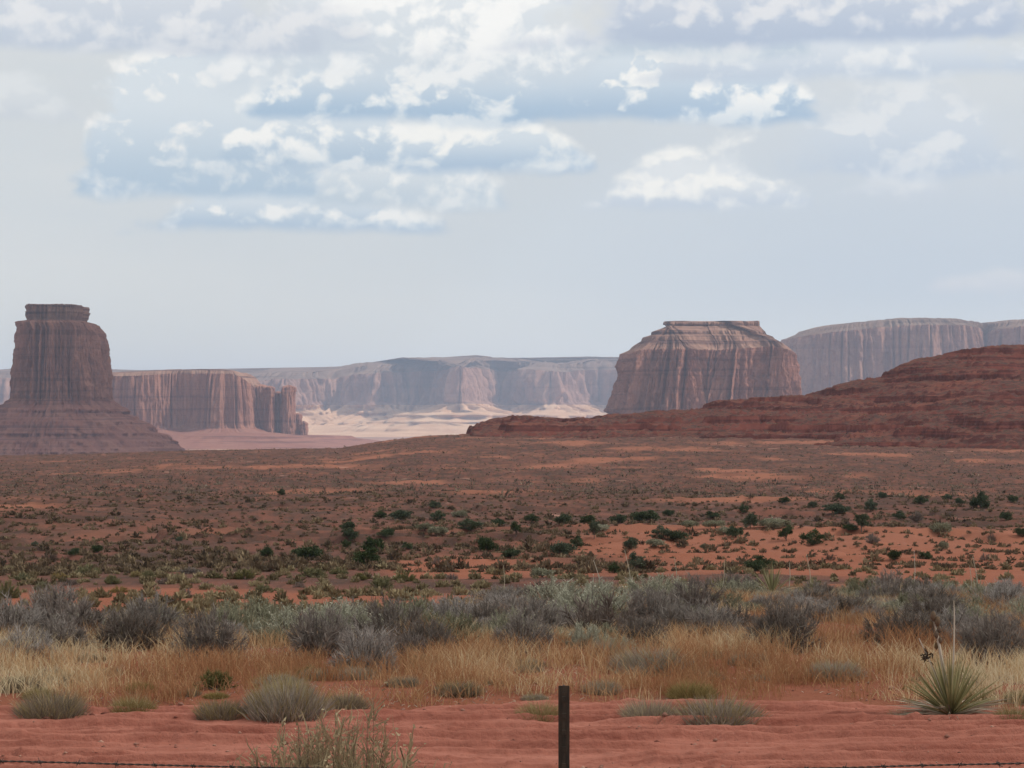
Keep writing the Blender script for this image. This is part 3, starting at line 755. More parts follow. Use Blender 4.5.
M_sage = plant_mat('sage_twigs', (0.118, 0.098, 0.086), (0.258, 0.220, 0.193), (0.44, 0.39, 0.34), 0.42)
M_green = plant_mat('grey_green_twigs', (0.14, 0.132, 0.094), (0.295, 0.282, 0.197), (0.48, 0.46, 0.34), 0.38)
M_straw = plant_mat('straw_twigs', (0.17, 0.125, 0.06), (0.33, 0.26, 0.125), (0.52, 0.43, 0.24))
M_olive = plant_mat('olive_twigs', (0.095, 0.088, 0.045), (0.205, 0.19, 0.095), (0.33, 0.30, 0.165))
M_brown = plant_mat('brown_twigs', (0.10, 0.078, 0.068), (0.185, 0.145, 0.122), (0.28, 0.225, 0.185))
M_wood = plant_mat('grey_wood', (0.06, 0.045, 0.038), (0.13, 0.10, 0.085), (0.2, 0.16, 0.14), 0.2, 0.0)
M_jun = plant_mat('dark_needles', (0.036, 0.048, 0.027), (0.085, 0.108, 0.060), (0.15, 0.175, 0.10), 0.25, 0.15)
M_grass = plant_mat('dry_grass_blades', (0.36, 0.195, 0.115), (0.55, 0.375, 0.225), (0.70, 0.60, 0.42), 0.0, 0.3)
M_tuss = plant_mat('bunchgrass', (0.15, 0.122, 0.105), (0.35, 0.29, 0.23), (0.58, 0.50, 0.37))
M_yucca = plant_mat('yucca_leaves', (0.13, 0.125, 0.070), (0.30, 0.28, 0.165), (0.54, 0.49, 0.33), 0.08, 0.15)
M_dryleaf = plant_mat('dead_yucca_leaves', (0.13, 0.085, 0.05), (0.34, 0.26, 0.17), (0.55, 0.46, 0.33), 0.05, 0.15)
M_stalk = plant_mat('bleached_stalk', (0.26, 0.21, 0.15), (0.46, 0.40, 0.31), (0.62, 0.56, 0.46), 0.08, 0.0)

def tube(path, rad, sides=6):
    path = np.asarray(path, float); n = len(path)
    rad = np.broadcast_to(np.asarray(rad, float), (n,))
    d = unit(np.gradient(path, axis=0)); a = unit(np.cross(d, np.array([0.31, 0.95, 0.07]))); b = np.cross(d, a)
    t = np.linspace(0, 2 * np.pi, sides, endpoint=False)
    V = path[:, None] + (a[:, None] * np.cos(t)[None, :, None] + b[:, None] * np.sin(t)[None, :, None]) * rad[:, None, None]
    return V.reshape(-1, 3), grid_faces(sides, n, True)

def tubes_mesh(name, tubes, mat, tint=0.5, smooth=True):
    Vs, Fs, o = [], [], 0
    for p, r_, s in tubes:
        v, f = tube(p, r_, s); Vs.append(v); Fs.append(f + o); o += len(v)
    V = np.concatenate(Vs)
    return make_mesh(name, V, [np.concatenate(Fs)], mat, smooth, {'tint': np.full(len(V), tint)})

def shrub_pair(seed, mat, h=0.72, nst=46, nsub=1500, sub=(0.09, 0.22), w=0.0065, spread=1.0, up=0.35, leaf=0, low=0.10, lsz=1.0, calm=0.0, srad=1.0):
    """crown of fine twigs + woody stems, 1 m wide"""
    r = np.random.default_rng(seed)
    th = r.uniform(0, 2 * np.pi, nst); el = np.arcsin(r.uniform(low, 1.0, nst))
    lobe = calm * 0.25 + (1 - calm * 0.5) * 0.72 + 0.45 * (1 - calm * 0.5) * fbm(np.cos(th) * 1.6 + seed, np.sin(th) * 1.6, el * 1.5 + seed, 3)
    R = np.stack([np.cos(th) * np.cos(el) * 0.5 * spread, np.sin(th) * np.cos(el) * 0.5 * spread, np.sin(el) * h], -1) * (lobe * r.uniform(0.8, 1.05, nst))[:, None]
    b0 = np.stack([np.cos(th) * 0.05, np.sin(th) * 0.05, np.full(nst, -0.04)], -1) * r.uniform(0.2, 1.4, nst)[:, None]
    b0[:, 2] = -0.04
    mid = (b0 + R) * 0.5 + np.stack([R[:, 0] * 0.12, R[:, 1] * 0.12, -0.02 + 0 * th], -1) + r.normal(0, 0.02, (nst, 3))
    def along(i, t):
        t = t[:, None]
        return (1 - t) ** 2 * b0[i] + 2 * t * (1 - t) * mid[i] + t * t * R[i]
    stems = [(np.array([b0[i], (b0[i] + 2 * mid[i] + R[i]) / 4, R[i]]), np.array([0.012, 0.007, 0.002]) * r.uniform(0.7, 1.2) * srad, 4) for i in range(nst)]
    i = r.integers(0, nst, nsub); t = r.uniform(0.25, 1.0, nsub) ** 0.75
    s0 = along(i, t); dr = unit(R[i] - b0[i])
    d = unit(dr * 0.8 + r.normal(0, 0.45, (nsub, 3)) + np.array([0, 0, up]))
    L = r.uniform(*sub, nsub)[:, None]
    s2 = s0 + d * L; s1 = s0 + d * L * 0.5 + r.normal(0, 0.012, (nsub, 3))
    s2[:, 2] = np.maximum(s2[:, 2], 0.0)
    lum = np.clip(0.25 + 0.5 * r.random(nsub) + 0.2 * (r.random(nst)[i] - 0.5), 0, 1)
    parts = [(s0, s1, s2, w * r.uniform(0.6, 1.3, nsub), lum)]
    if leaf:
        j = r.integers(0, nsub, leaf); q = s0[j] + (s2[j] - s0[j]) * r.uniform(0.3, 1, leaf)[:, None]
        dd = unit(r.normal(0, 1, (leaf, 3)) + np.array([0, 0, 0.5])) * (r.uniform(0.018, 0.04, leaf) * lsz)[:, None]
        parts.append((q, q + dd * 0.5, q + dd, 0.009 * lsz, np.clip(lum[j] + r.normal(0.1, 0.15, leaf), 0, 1)))
    return blade_mesh('twig_crown', parts, mat), tubes_mesh('woody_stem', stems, M_wood)

def tussock_pair(seed, n=900, mat=None, h=0.42, base=0.36, lean=0.5):
    r = np.random.default_rng(seed)
    th = r.uniform(0, 2 * np.pi, n); q = np.sqrt(r.random(n))
    lob = 0.7 + 0.5 * fbm(np.cos(th) * 1.5 + seed, np.sin(th) * 1.5, seed, 3)
    rr = q * base * lob
    p0 = np.stack([np.cos(th) * rr, np.sin(th) * rr, np.full(n, -0.03)], -1)
    ph = th + r.normal(0, 0.8, n); le = r.random(n) * lean + q ** 2 * 0.35
    L = h * r.uniform(0.5, 1.0, n) * (1.08 - 0.45 * q ** 2)
    d = np.stack([np.cos(ph) * np.sin(le), np.sin(ph) * np.sin(le), np.cos(le)], -1)
    p1 = p0 + d * L[:, None] * 0.55
    p2 = p0 + d * L[:, None] + np.stack([np.cos(ph), np.sin(ph), -0.25 + 0 * ph], -1) * (L * 0.15)[:, None]
    k = n * 5 // 6
    A = blade_mesh('grass_blades', [(p0[:k], p1[:k], p2[:k], 0.005, np.clip(0.1 + 0.65 * r.random(k), 0, 1))], mat)
    s = 1.35
    B = blade_mesh('seed_stems', [(p0[k:], p0[k:] + (p1[k:] - p0[k:]) * s, p0[k:] + (p2[k:] - p0[k:]) * s, 0.0032, 0.3 + 0.6 * r.random(n - k))], M_straw)
    return A, B

def juniper_pair(seed, h=0.62, tree=False, mat=None):
    """dense dark needles in clumps over a short trunk with limbs, 1 m wide"""
    r = np.random.default_rng(seed)
    nc = 30
    th = r.uniform(0, 2 * np.pi, nc); rad = np.sqrt(r.random(nc)) * 0.36; lob = 0.75 + 0.5 * vnoise(np.cos(th) * 1.7 + seed, np.sin(th) * 1.7, seed)
    zb = 0.30 if tree else 0.10
    cz = zb + r.random(nc) * (h - zb - 0.06) * (1 - 0.45 * (rad / 0.36) ** 2)
    c = np.stack([np.cos(th) * rad * lob, np.sin(th) * rad * lob, cz], -1)
    cs = r.uniform(0.09, 0.17, nc)
    n = 2600
    i = r.integers(0, nc, n)
    v = unit(r.normal(size=(n, 3))) * (r.random(n) ** 0.45)[:, None]
    p0 = c[i] + v * cs[i][:, None] * np.array([1, 1, 0.8])
    p0[:, 2] = np.maximum(p0[:, 2], 0.02 if not tree else 0.2)
    d = unit(v + r.normal(0, 0.6, (n, 3)) + np.array([0, 0, 0.4])) * r.uniform(0.03, 0.085, n)[:, None]
    crown = blade_mesh('crown', [(p0, p0 + d * 0.5, p0 + d, r.uniform(0.010, 0.020, n), np.clip(0.15 + 0.5 * r.random(n) + 0.5 * (r.random(nc)[i] - 0.4), 0, 1))], mat or M_jun)
    tr = [(np.array([[0, 0, -0.06], [0.012, 0.01, zb * 0.7], [0.02, 0.0, h * 0.55]]), np.array([0.030, 0.022, 0.008]), 6)]
    for k in range(0, nc, 2):
        st = np.array([0.012, 0.008, zb * r.uniform(0.3, 0.9)])
        tr.append((np.array([st, (st + c[k]) / 2 + r.normal(0, 0.015, 3), c[k]]), np.array([0.014, 0.009, 0.004]), 4))
    return crown, tubes_mesh('trunk', tr, M_wood)

def place(name, pair, loc, size, rz, hs=1.0, label=None, cat=None, group=None, names=None):
    root = link(name, None, None, loc)
    root.scale = (size, size, size * hs); root.rotation_euler = (0, 0, rz)
    for me in pair: link(me.name.split('.')[0], me, root)
    return tag(root, label, cat, group)

SAGE = [shrub_pair(s, M_sage, h=0.62 + 0.05 * (s % 3), low=0.02, nst=90, nsub=3400, sub=(0.06, 0.15), w=0.0045, up=0.25, calm=0.6) for s in range(1, 7)]
GREEN = [shrub_pair(s, M_green, h=0.60, nst=80, nsub=2600, sub=(0.06, 0.16), w=0.0045, leaf=1800, up=0.5, lsz=0.7, calm=0.5) for s in range(11, 15)]
BROWN = [shrub_pair(s, M_brown, h=0.55, nsub=800, w=0.009) for s in range(21, 23)]
STRAW = [shrub_pair(s, M_straw, h=0.55, nsub=1100, w=0.009, up=0.6) for s in range(25, 27)]
OLIVE = [shrub_pair(s, M_olive, h=0.52, nsub=2200, sub=(0.06, 0.15), w=0.007, leaf=1800, lsz=0.8, calm=0.6) for s in range(28, 31)]
TUSS = [tussock_pair(s, 2800, M_straw if s == 32 else M_tuss, 0.40, 0.42, 0.6) for s in range(31, 35)]
JUN = [juniper_pair(s, 0.60 + 0.08 * (s % 3)) for s in range(41, 46)]
JTREE = [juniper_pair(s, 0.98, True) for s in range(51, 53)]
JGREY = [juniper_pair(s, 0.45, False, M_green) for s in range(55, 57)]

LAND = [(-1e9, 112, 'below the tall capped butte'), (112, 300, 'below the long spired mesa'), (300, 470, 'below the far hazy mesa wall'), (470, 610, 'above the fence post'),
        (610, 800, 'below the broad flat-topped butte'), (800, 905, 'below the climbing red ridge'), (905, 1e9, 'near the right end of the plain')]
ORD = ['first', 'second', 'third', 'fourth', 'fifth', 'sixth', 'seventh', 'eighth', 'ninth', 'tenth', 'eleventh', 'twelfth', 'thirteenth', 'fourteenth', 'fifteenth', 'sixteenth']
def zone(px):
    for a, b, t in LAND:
        if a <= px < b: return t

def lay_out(rows, name, look, group, cat, protos, rnd):
    """rows: (px, foot row, width px, height px or None); labels name the landmark each stands under and its turn from the left"""
    rows = sorted(rows, key=lambda q: (zone(q[0]), q[0]))
    cnt = {}
    for q in rows: cnt[zone(q[0])] = cnt.get(zone(q[0]), 0) + 1
    seen = {}
    for n, q in enumerate(rows):
        px, py, w, h = q
        x, y, z = ground_hit(px, py)
        pr = protos[n % len(protos)]
        s = w * y / F
        box = [v.co for v in pr[0].vertices]
        mh = max(c.z for c in box); mw = max(c.x for c in box) - min(c.x for c in box)
        s2 = s / mw
        hs = 1.0 if not h else float(np.clip((h * y / F) / (mh * s2), 0.5, 2.2))
        zn = zone(px); seen[zn] = seen.get(zn, 0) + 1
        turn = '' if cnt[zn] == 1 else ', %s from left there' % ORD[seen[zn] - 1]
        place(name, pr, (x, y, z - 0.02), s2, rnd.uniform(0, 6.28), hs, '%s %s%s' % (look, zn, turn), cat, group)

RP = random.Random(5)
# --- dark junipers and brush on the orange slope of the middle distance
JR = [(267, 557, 15, 11), (310, 560, 30, 16), (298, 556, 12, 9), (347, 547, 11, 9), (350, 541, 18, 13), (367, 565, 34, 20), (374, 553, 24, 18), (348, 530, 19, 10), (407, 549, 14, 8), (401, 520, 25, 11), (381, 518, 18, 8), (387, 537, 21, 9),
      (437, 521, 18, 12), (434, 508, 13, 8), (471, 532, 28, 13), (487, 551, 25, 17), (498, 526, 17, 8), (508, 557, 9, 9), (563, 524, 19, 11), (562, 556, 30, 16), (576, 547, 16, 13), (589, 523, 16, 9), (618, 523, 21, 11),
      (645, 522, 32, 13), (631, 549, 17, 13), (637, 570, 21, 20), (614, 573, 15, 12), (662, 539, 22, 15), (676, 541, 28, 11), (735, 537, 19, 12), (713, 518, 20, 6), (750, 527, 18, 17), (744, 513, 13, 10), (755, 571, 26, 12),
      (668, 516, 14, 8), (513, 557, 21, 9), (532, 522, 18, 9), (811, 545, 27, 18), (763, 568, 29, 14), (848, 532, 18, 7), (836, 514, 30, 10), (870, 511, 15, 14), (921, 504, 18, 9), (980, 508, 20, 18), (898, 519, 17, 9), (894, 561, 16, 12),
      (925, 559, 14, 9), (1013, 502, 13, 8), (947, 500, 12, 7), (959, 504, 11, 7), (973, 508, 10, 9), (840, 500, 12, 8), (785, 503, 12, 7), (812, 508, 11, 8), (882, 498, 12, 7), (1020, 536, 14, 10), (1005, 520, 14, 9), (75, 555, 13, 9), (98, 552, 14, 8), (35, 546, 10, 6), (180, 541, 9, 6), (281, 495, 10, 7)]
lay_out(JR, 'juniper_bush', 'dark green juniper bush', 'dark juniper bushes on the middle plain', 'juniper', JUN, RP)
JT = [(516, 537, 12, 15), (594, 538, 16, 18), (861, 531, 18, 19), (786, 541, 17, 17)]
lay_out(JT, 'juniper_tree', 'small round juniper tree on a bare trunk', 'little juniper trees on bare trunks', 'tree', JTREE, RP)
GR = [(542, 577, 28, 12), (726, 534, 20, 9), (705, 549, 12, 7), (775, 528, 36, 11), (941, 535, 25, 13), (943, 549, 13, 9), (715, 527, 24, 8), (690, 528, 20, 8), (437, 535, 23, 9), (600, 531, 22, 8), (655, 546, 24, 9), (460, 517, 18, 8), (425, 530, 22, 8)]
lay_out(GR, 'saltbush', 'low grey-green bush', 'grey-green bushes on the orange soil', 'bush', JGREY, RP)
BR = [(872, 543, 17, 13), (916, 522, 17, 12), (991, 544, 11, 13), (437, 564, 14, 9), (452, 579, 16, 8), (71, 585, 22, 9), (165, 584, 20, 9), (187, 596, 17, 11), (206, 587, 15, 8), (190, 573, 26, 8), (130, 570, 20, 8), (50, 560, 22, 9), (830, 560, 14, 8), (985, 560, 16, 9), (328, 560, 16, 8), (300, 587, 16, 8)]
lay_out(BR, 'dead_bush', 'brown half-dead bush', 'brown half-dead bushes beyond the brush', 'bush', BROWN, RP)
OL = [(88, 575, 29, 13), (8, 598, 30, 22), (113, 584, 22, 11), (245, 579, 27, 12), (311, 577, 36, 12), (339, 574, 22, 9), (380, 588, 34, 13), (405, 581, 26, 12), (265, 592, 26, 10), (23, 580, 20, 9), (44, 590, 24, 11), (215, 578, 22, 9), (360, 580, 20, 9), (150, 577, 20, 9)]
lay_out(OL, 'rabbitbrush', 'olive bush', 'olive bushes behind the grey brush', 'bush', OLIVE, RP)
ST = [(284, 575, 17, 11), (137, 577, 20, 9), (167, 572, 22, 9), (256, 586, 22, 8), (60, 578, 22, 8), (225, 590, 22, 9), (10, 572, 20, 9), (120, 592, 24, 9), (195, 583, 18, 8)]
lay_out(ST, 'straw_bush', 'pale straw bush', 'straw-coloured bushes on the far slope', 'bush', STRAW, RP)

# --- the grey brush band beyond the road
def brush(kind, rows, name, look, group, cat, fixed):
    n = 0
    for px, py, w, hs, where in rows:
        X, Y, _z = ground_hit(px, py)
        pr = kind[n % len(kind)]; n += 1
        place(name, pr, (X, Y, float(ground_z(X, Y)) - 0.02), w * Y / F * 1.08, RP.uniform(0, 6.28), hs, (look + ' ' + where).strip(), cat, group)
        fixed.append((X, Y, w * Y / F * 0.5))

FIX = []
brush(SAGE, [(365, 672, 80, 1.11, 'standing tallest at the front of the brush, left of the fence post'), (522, 652, 76, 0.90, 'behind the rusty grass just left of the fence post top'), (345, 630, 64, 0.90, 'half hidden behind the tallest bush left of the post'),
             (785, 650, 92, 0.96, 'alone in the tawny grass between fence post and yucca'), (692, 612, 74, 0.84, 'with dark top right of the big green bush'), (640, 645, 70, 0.80, 'in tawny grass just right of the fence post'),
             (885, 642, 64, 0.84, 'left of the flowering stalks of the yucca'), (992, 664, 84, 1.07, 'with bare pale stems right behind the big yucca'), (930, 612, 60, 0.80, 'on the crest above the yucca stalks'), (1004, 604, 56, 0.80, 'on the crest at the far right'),
             (888, 596, 54, 0.80, 'with dark twigs on the crest left of the yucca stalks'), (60, 628, 96, 0.84, 'broad and pale at the far left of the brush'), (132, 648, 84, 0.90, 'second from left at the front of the brush'), (208, 658, 86, 0.96, 'beside the small dark green bush at left'),
             (28, 660, 74, 0.84, 'at the left edge, front of the brush'), (428, 650, 70, 0.80, 'right of the tallest bush, in rusty grass')],
      'sagebrush', 'grey twiggy sagebrush', 'grey sagebrush of the brush band', 'sagebrush', FIX)
brush(GREEN, [(592, 624, 116, 0.67, 'widest of its kind, with a dark hollow under it'), (556, 608, 84, 0.65, 'on the crest left of the fence post line'), (655, 604, 84, 0.65, 'on the crest below the broad butte'),
              (866, 600, 60, 0.65, 'on the crest below the red ridge'), (962, 634, 72, 0.75, 'just behind the yucca stalks'), (738, 600, 60, 0.65, 'on the crest beside the small pale yucca')],
      'rabbitbrush', 'grey-green rabbitbrush', 'grey-green rabbitbrush of the brush band', 'rabbitbrush', FIX)
brush(OLIVE, [(214, 688, 46, 0.9, 'dark and small in front of the sagebrush at left'), (312, 676, 36, 0.7, 'left of the tallest sagebrush'), (425, 668, 44, 0.7, 'in rusty grass right of the tallest sagebrush')],
      'olive_bush', 'low olive leafy bush', 'low olive bushes in the grass', 'bush', FIX)
brush(TUSS, [(55, 718, 72, 1.25, 'leftmost of the row'), (134, 714, 48, 1.25, 'second from left'), (222, 719, 56, 1.21, 'third from left'), (287, 719, 84, 1.46, 'behind the near weed, fourth from left'), (346, 711, 46, 1.40, 'fifth from left'), (541, 721, 52, 1.21, 'directly left of the fence post'),
             (650, 723, 62, 1.25, 'right of the fence post'), (716, 724, 88, 1.01, 'widest, with a white twig in it'), (899, 722, 30, 1.40, 'touching the left side of the yucca'), (1014, 726, 46, 1.51, 'right of the yucca'), (835, 678, 54, 1.10, 'set back in the grass, left of the yucca'), (650, 672, 80, 1.01, 'set back in tawny grass right of the post'), (20, 690, 50, 1.01, 'set back at the left edge')],
      'grass_tussock', 'grey bunchgrass clump near the road,', 'bunchgrass clumps along the road edge', 'grass clump', FIX)

tries = 0
FILL = []
while len(FILL) < 430 and tries < 90000:
    tries += 1
    Y = math.sqrt(RP.uniform(24.8 ** 2, 38.8 ** 2)); X = RP.uniform(-1, 1) * Y * 0.27
    px = 512 + X / Y * F
    if float(fbm(X / 3.2, Y / 2.2, 71.0, 3)) < (0.52 if Y < 26.5 else 0.42 if Y < 28.5 else 0.33 if Y < 33 else 0.26): continue
    w = RP.uniform(0.5, 1.35) * (1.0 if Y < 31 else 0.92)
    if px < 480 and Y > 34.0 + 3.0 * max(0.0, (px - 330) / 150): continue
    if any((X - a) ** 2 + (Y - b) ** 2 < (0.235 * (c * 2 + w)) ** 2 for a, b, c in FIX): continue
    FIX.append((X, Y, w / 2)); FILL.append((X, Y, w, px))
for X, Y, w, px in FILL:
    green = fbm(X / 2.5, Y / 2.0, 77.0, 3) > 0.54
    k = RP.random()
    side = 'left of the fence post' if px < 563 else 'right of the fence post'
    depth = 'along the back of the brush' if Y > 32 else 'in the middle of the brush'
    if green: nm, pr, lk, ct = 'rabbitbrush', GREEN[RP.randrange(4)], 'grey-green rabbitbrush crowded', 'rabbitbrush'
    elif k < 0.90: nm, pr, lk, ct = 'sagebrush', SAGE[RP.randrange(6)], 'grey twiggy sagebrush crowded', 'sagebrush'
    else: nm, pr, lk, ct = 'dead_bush', BROWN[RP.randrange(2)], 'dark brown dead bush', 'bush'
    place(nm, pr, (X, Y, float(ground_z(X, Y)) - 0.03), w, RP.uniform(0, 6.28), RP.uniform(0.55, 0.95) * (1.0 if Y < 30 else 0.80), '%s %s, %s' % (lk, depth, side), ct, '%s %s, %s' % (lk, depth, side))

for k in range(64):                                    # small tufts strewn along the verge
    Y = 20.9 + 4.2 * RP.random() ** 1.6; X = RP.uniform(-1, 1) * Y * 0.25
    if any((X - a) ** 2 + (Y - b) ** 2 < (c + 0.15) ** 2 for a, b, c in FIX): continue
    side = 'left of the fence post' if 512 + X / Y * F < 563 else 'right of the fence post'
    w = RP.uniform(0.22, 0.55); FIX.append((X, Y, w / 2))
    place('grass_tuft', TUSS[RP.randrange(4)], (X, Y, float(ground_z(X, Y)) - 0.01), w, RP.uniform(0, 6.28), RP.uniform(0.7, 1.15), 'small dry grass tuft on bare soil beside the road, %s' % side, 'grass clump', 'small dry tufts on the road verge, %s' % side)

# --- the near weed cut by the lower edge
nw = shrub_pair(61, plant_mat('weed_twigs', (0.19, 0.145, 0.095), (0.35, 0.28, 0.185), (0.52, 0.44, 0.30), 0.0), h=0.80, nst=380, nsub=17000, sub=(0.03, 0.09), w=0.0020, leaf=12000, low=0.35, srad=0.22, lsz=0.35, calm=0.8)
place('tumbleweed', nw, (-(512 - 335) / F * 9.6, 9.6, float(ground_z(-0.78, 9.6)) - 0.03), 1.75, 0.4, 0.99, 'sprawling tan and green weed nearest of all, cut by the lower edge', 'weed')

# --- dry grass between the bushes
NG = 280000
r = np.random.default_rng(3)
tx = r.uniform(-1, 1, 11000); ty = np.sqrt(r.uniform(20.7 ** 2, 50 ** 2, 11000)); tx = tx * ty * 0.275
dens = fbm(tx / 0.9, ty / 0.9, 91.0, 4) + r.normal(0, 0.05, len(tx))
keep = dens - 0.05 * (r.random(len(tx)) < 0.25) > np.where(ty < 21.2, 0.46, np.where(ty < 24.5, 0.385, np.where(ty < 29, 0.44, 0.475)))
tx, ty = tx[keep], ty[keep]
i = r.integers(0, len(tx), NG)
sp = 0.11
x = tx[i] + r.normal(0, sp, NG); y = np.maximum(ty[i] + r.normal(0, sp, NG), 20.55)
z = ground_z(x, y) - 0.02
tall = 0.55 + 0.9 * fbm(tx / 1.1, ty / 1.1, 95.0, 3)
L = (r.uniform(0.10, 0.38, NG) * tall[i]) * np.where(y < 22.5, 0.72, np.where(y > 28, 0.85, 1.0))
ph = r.uniform(0, 2 * np.pi, NG); le = r.random(NG) ** 1.5 * 0.8
d = np.stack([np.cos(ph) * np.sin(le), np.sin(ph) * np.sin(le), np.cos(le)], -1)
p0 = np.stack([x, y, z], -1); p1 = p0 + d * L[:, None] * 0.6
p2 = p0 + d * L[:, None] + np.stack([np.cos(ph), np.sin(ph), -0.3 + 0 * ph], -1) * (L * 0.2)[:, None]
hue = fbm(tx / 2.6, ty / 1.8, 99.0, 4); hue = np.clip((hue - 0.5) * 2.4 + 0.34 + r.normal(0, 0.22, len(tx)), 0, 1)
tint = np.clip(hue[i] + r.normal(0, 0.18, NG), 0, 1)
tag(link('dry_grass', blade_mesh('dry_grass', [(p0, p1, p2, r.uniform(0.002, 0.0045, NG), tint)], M_grass)), 'rusty and straw-coloured dry grass between road and brush', 'grass', kind='stuff')

# --- twigs and litter on the bare soil
r = np.random.default_rng(17); NL = 60000
ly = np.sqrt(r.uniform(20.5 ** 2, 46 ** 2, NL)); lx_ = r.uniform(-1, 1, NL) * ly * 0.275
kk = fbm(lx_ / 1.4, ly / 1.4, 55.0, 4) + r.normal(0, 0.08, NL) > 0.46
lx_, ly = lx_[kk], ly[kk]; NL = len(lx_)
lz = ground_z(lx_, ly) + 0.006
th = r.uniform(0, 2 * np.pi, NL); ln = r.uniform(0.02, 0.07, NL)
d = np.stack([np.cos(th), np.sin(th), r.uniform(0.0, 0.5, NL)], -1) * ln[:, None]
p0 = np.stack([lx_, ly, lz], -1)
tag(link('ground_litter', blade_mesh('ground_litter', [(p0, p0 + d * 0.5 + np.array([0, 0, 0.008]), p0 + d, r.uniform(0.0015, 0.0035, NL), r.random(NL))], M_tuss)), 'dead twigs and litter lying on the red soil', 'litter', kind='stuff')

# --- low scrub of the plain and the ridge, too much to count
def scrub_cloud(name, N, ylo, yhi, wfun, tri, label, seed, zfun, spread=0.29, keepf=None, mat=None):
    r = np.random.default_rng(seed)
    y = np.exp(r.uniform(np.log(ylo), np.log(yhi), N)); x = r.uniform(-1, 1, N) * y * spread
    if keepf is not None:
        k = keepf(x, y, r); x, y = x[k], y[k]
    N = len(x); z = zfun(x, y)
    w = wfun(r, N, y)
    c = np.repeat(np.arange(N), tri); M = len(c)
    v = unit(r.normal(size=(M, 3))) * (r.random(M) ** 0.4)[:, None]; v[:, 2] = np.abs(v[:, 2])
    p = np.stack([x, y, z], -1)[c] + v * (w[c] * 0.5)[:, None] * np.array([1, 1, 1.0])
    d = unit(v + r.normal(0, 0.5, (M, 3)) + np.array([0, 0, 0.6])) * (w[c] * r.uniform(0.25, 0.5, M))[:, None]
    p = p - np.array([0, 0, 0.05]) * w[c][:, None]
    t = np.clip(0.1 + r.random(N)[c] * 0.75 + r.normal(0, 0.15, M), 0, 1)
    me = blade_mesh(name, [(p, p + d * 0.5, p + d, w[c] * 0.10, t)], mat or M_scrub)
    tag(link(name, me), label, 'scrub', kind='stuff')
M_scrub = plant_mat('scrub_twigs', (0.075, 0.058, 0.043), (0.165, 0.122, 0.084), (0.29, 0.225, 0.148), 0.0, 0.1)
M_slope = plant_mat('slope_scrub_twigs', (0.125, 0.100, 0.068), (0.25, 0.205, 0.135), (0.38, 0.325, 0.22), 0.0, 0.1)
def kp(x, y, r):
    return r.random(len(x)) < np.clip(1.05 - soil_mask(x, y) * 0.65, 0.06, 1) * (0.25 + 1.2 * (fbm(x / 22, y / 30, 61.0, 4) - 0.2))
scrub_cloud('desert_scrub', 30000, 125, 420, lambda r, n, y: r.uniform(0.22, 0.62, n) * (0.85 + 0.9 * (r.random(n) > 0.92)), 40, 'low brown scrub scattered over the plain', 81, ground_z, 0.29, kp)
scrub_cloud('slope_scrub', 1300, 44, 128, lambda r, n, y: r.uniform(0.2, 0.6, n), 70, 'straw and olive scrub on the slope behind the brush', 84, ground_z, 0.29, None, M_slope)
scrub_cloud('distant_scrub', 42000, 380, 1420, lambda r, n, y: r.uniform(0.4, 1.2, n) * (0.8 + 0.9 * (r.random(n) > 0.94)), 9, 'low scrub speckling the far plain', 82, ground_z, 0.29, kp)
def ridge_z(x, y):
    i = np.clip((y - rys[0]) / (rys[1] - rys[0]), 0, len(rys) - 1.001); j = np.clip((x - rxs[0]) / (rxs[1] - rxs[0]), 0, len(rxs) - 1.001)
    a, b = i.astype(int), j.astype(int)
    return hz[a, b]
def kr(x, y, r):
    return (x > -145) & (x < 750) & (ridge_z(x, y) > ground_z(x, y) - 0.2) & (r.random(len(x)) < 0.25 + 1.2 * (fbm(x / 30, y / 30, 62.0, 4) - 0.25))
scrub_cloud('ridge_scrub', 34000, 700, 1400, lambda r, n, y: r.uniform(0.5, 1.5, n), 8, 'low scrub speckling the terraced ridge', 83, ridge_z, 0.5, kr)
# ------------------------------------------------------------------ yuccas
def yucca_pair(seed, nl, L, w, nd):
    r = np.random.default_rng(seed)
    def leaves(n, elo, ehi, lo, hi, droop):
        th = r.uniform(0, 2 * np.pi, n); el = np.radians(r.uniform(elo, ehi, n)); ln = L * r.uniform(lo, hi, n)
        d = np.stack([np.cos(th) * np.cos(el), np.sin(th) * np.cos(el), np.sin(el)], -1)
        p0 = d * 0.03 + np.array([0, 0, 0.06]); p1 = p0 + d * ln[:, None] * 0.5
        p2 = p0 + d * ln[:, None] - np.array([0, 0, 1.0]) * (ln * droop * np.cos(el))[:, None]
        return p0, p1, p2
    a = leaves(nl, 18, 88, 0.75, 1.0, 0.06)
    b = leaves(nd, -2, 24, 0.7, 1.0, 0.12)
    A = blade_mesh('leaf_rosette', [(*a, w * r.uniform(0.7, 1.2, nl), np.clip(0.15 + 0.7 * r.random(nl), 0, 1))], M_yucca)
    B = blade_mesh('dry_leaf_skirt', [(*b, w * r.uniform(0.7, 1.1, nd), np.clip(0.15 + 0.8 * r.random(nd), 0, 1))], M_dryleaf)
    return A, B

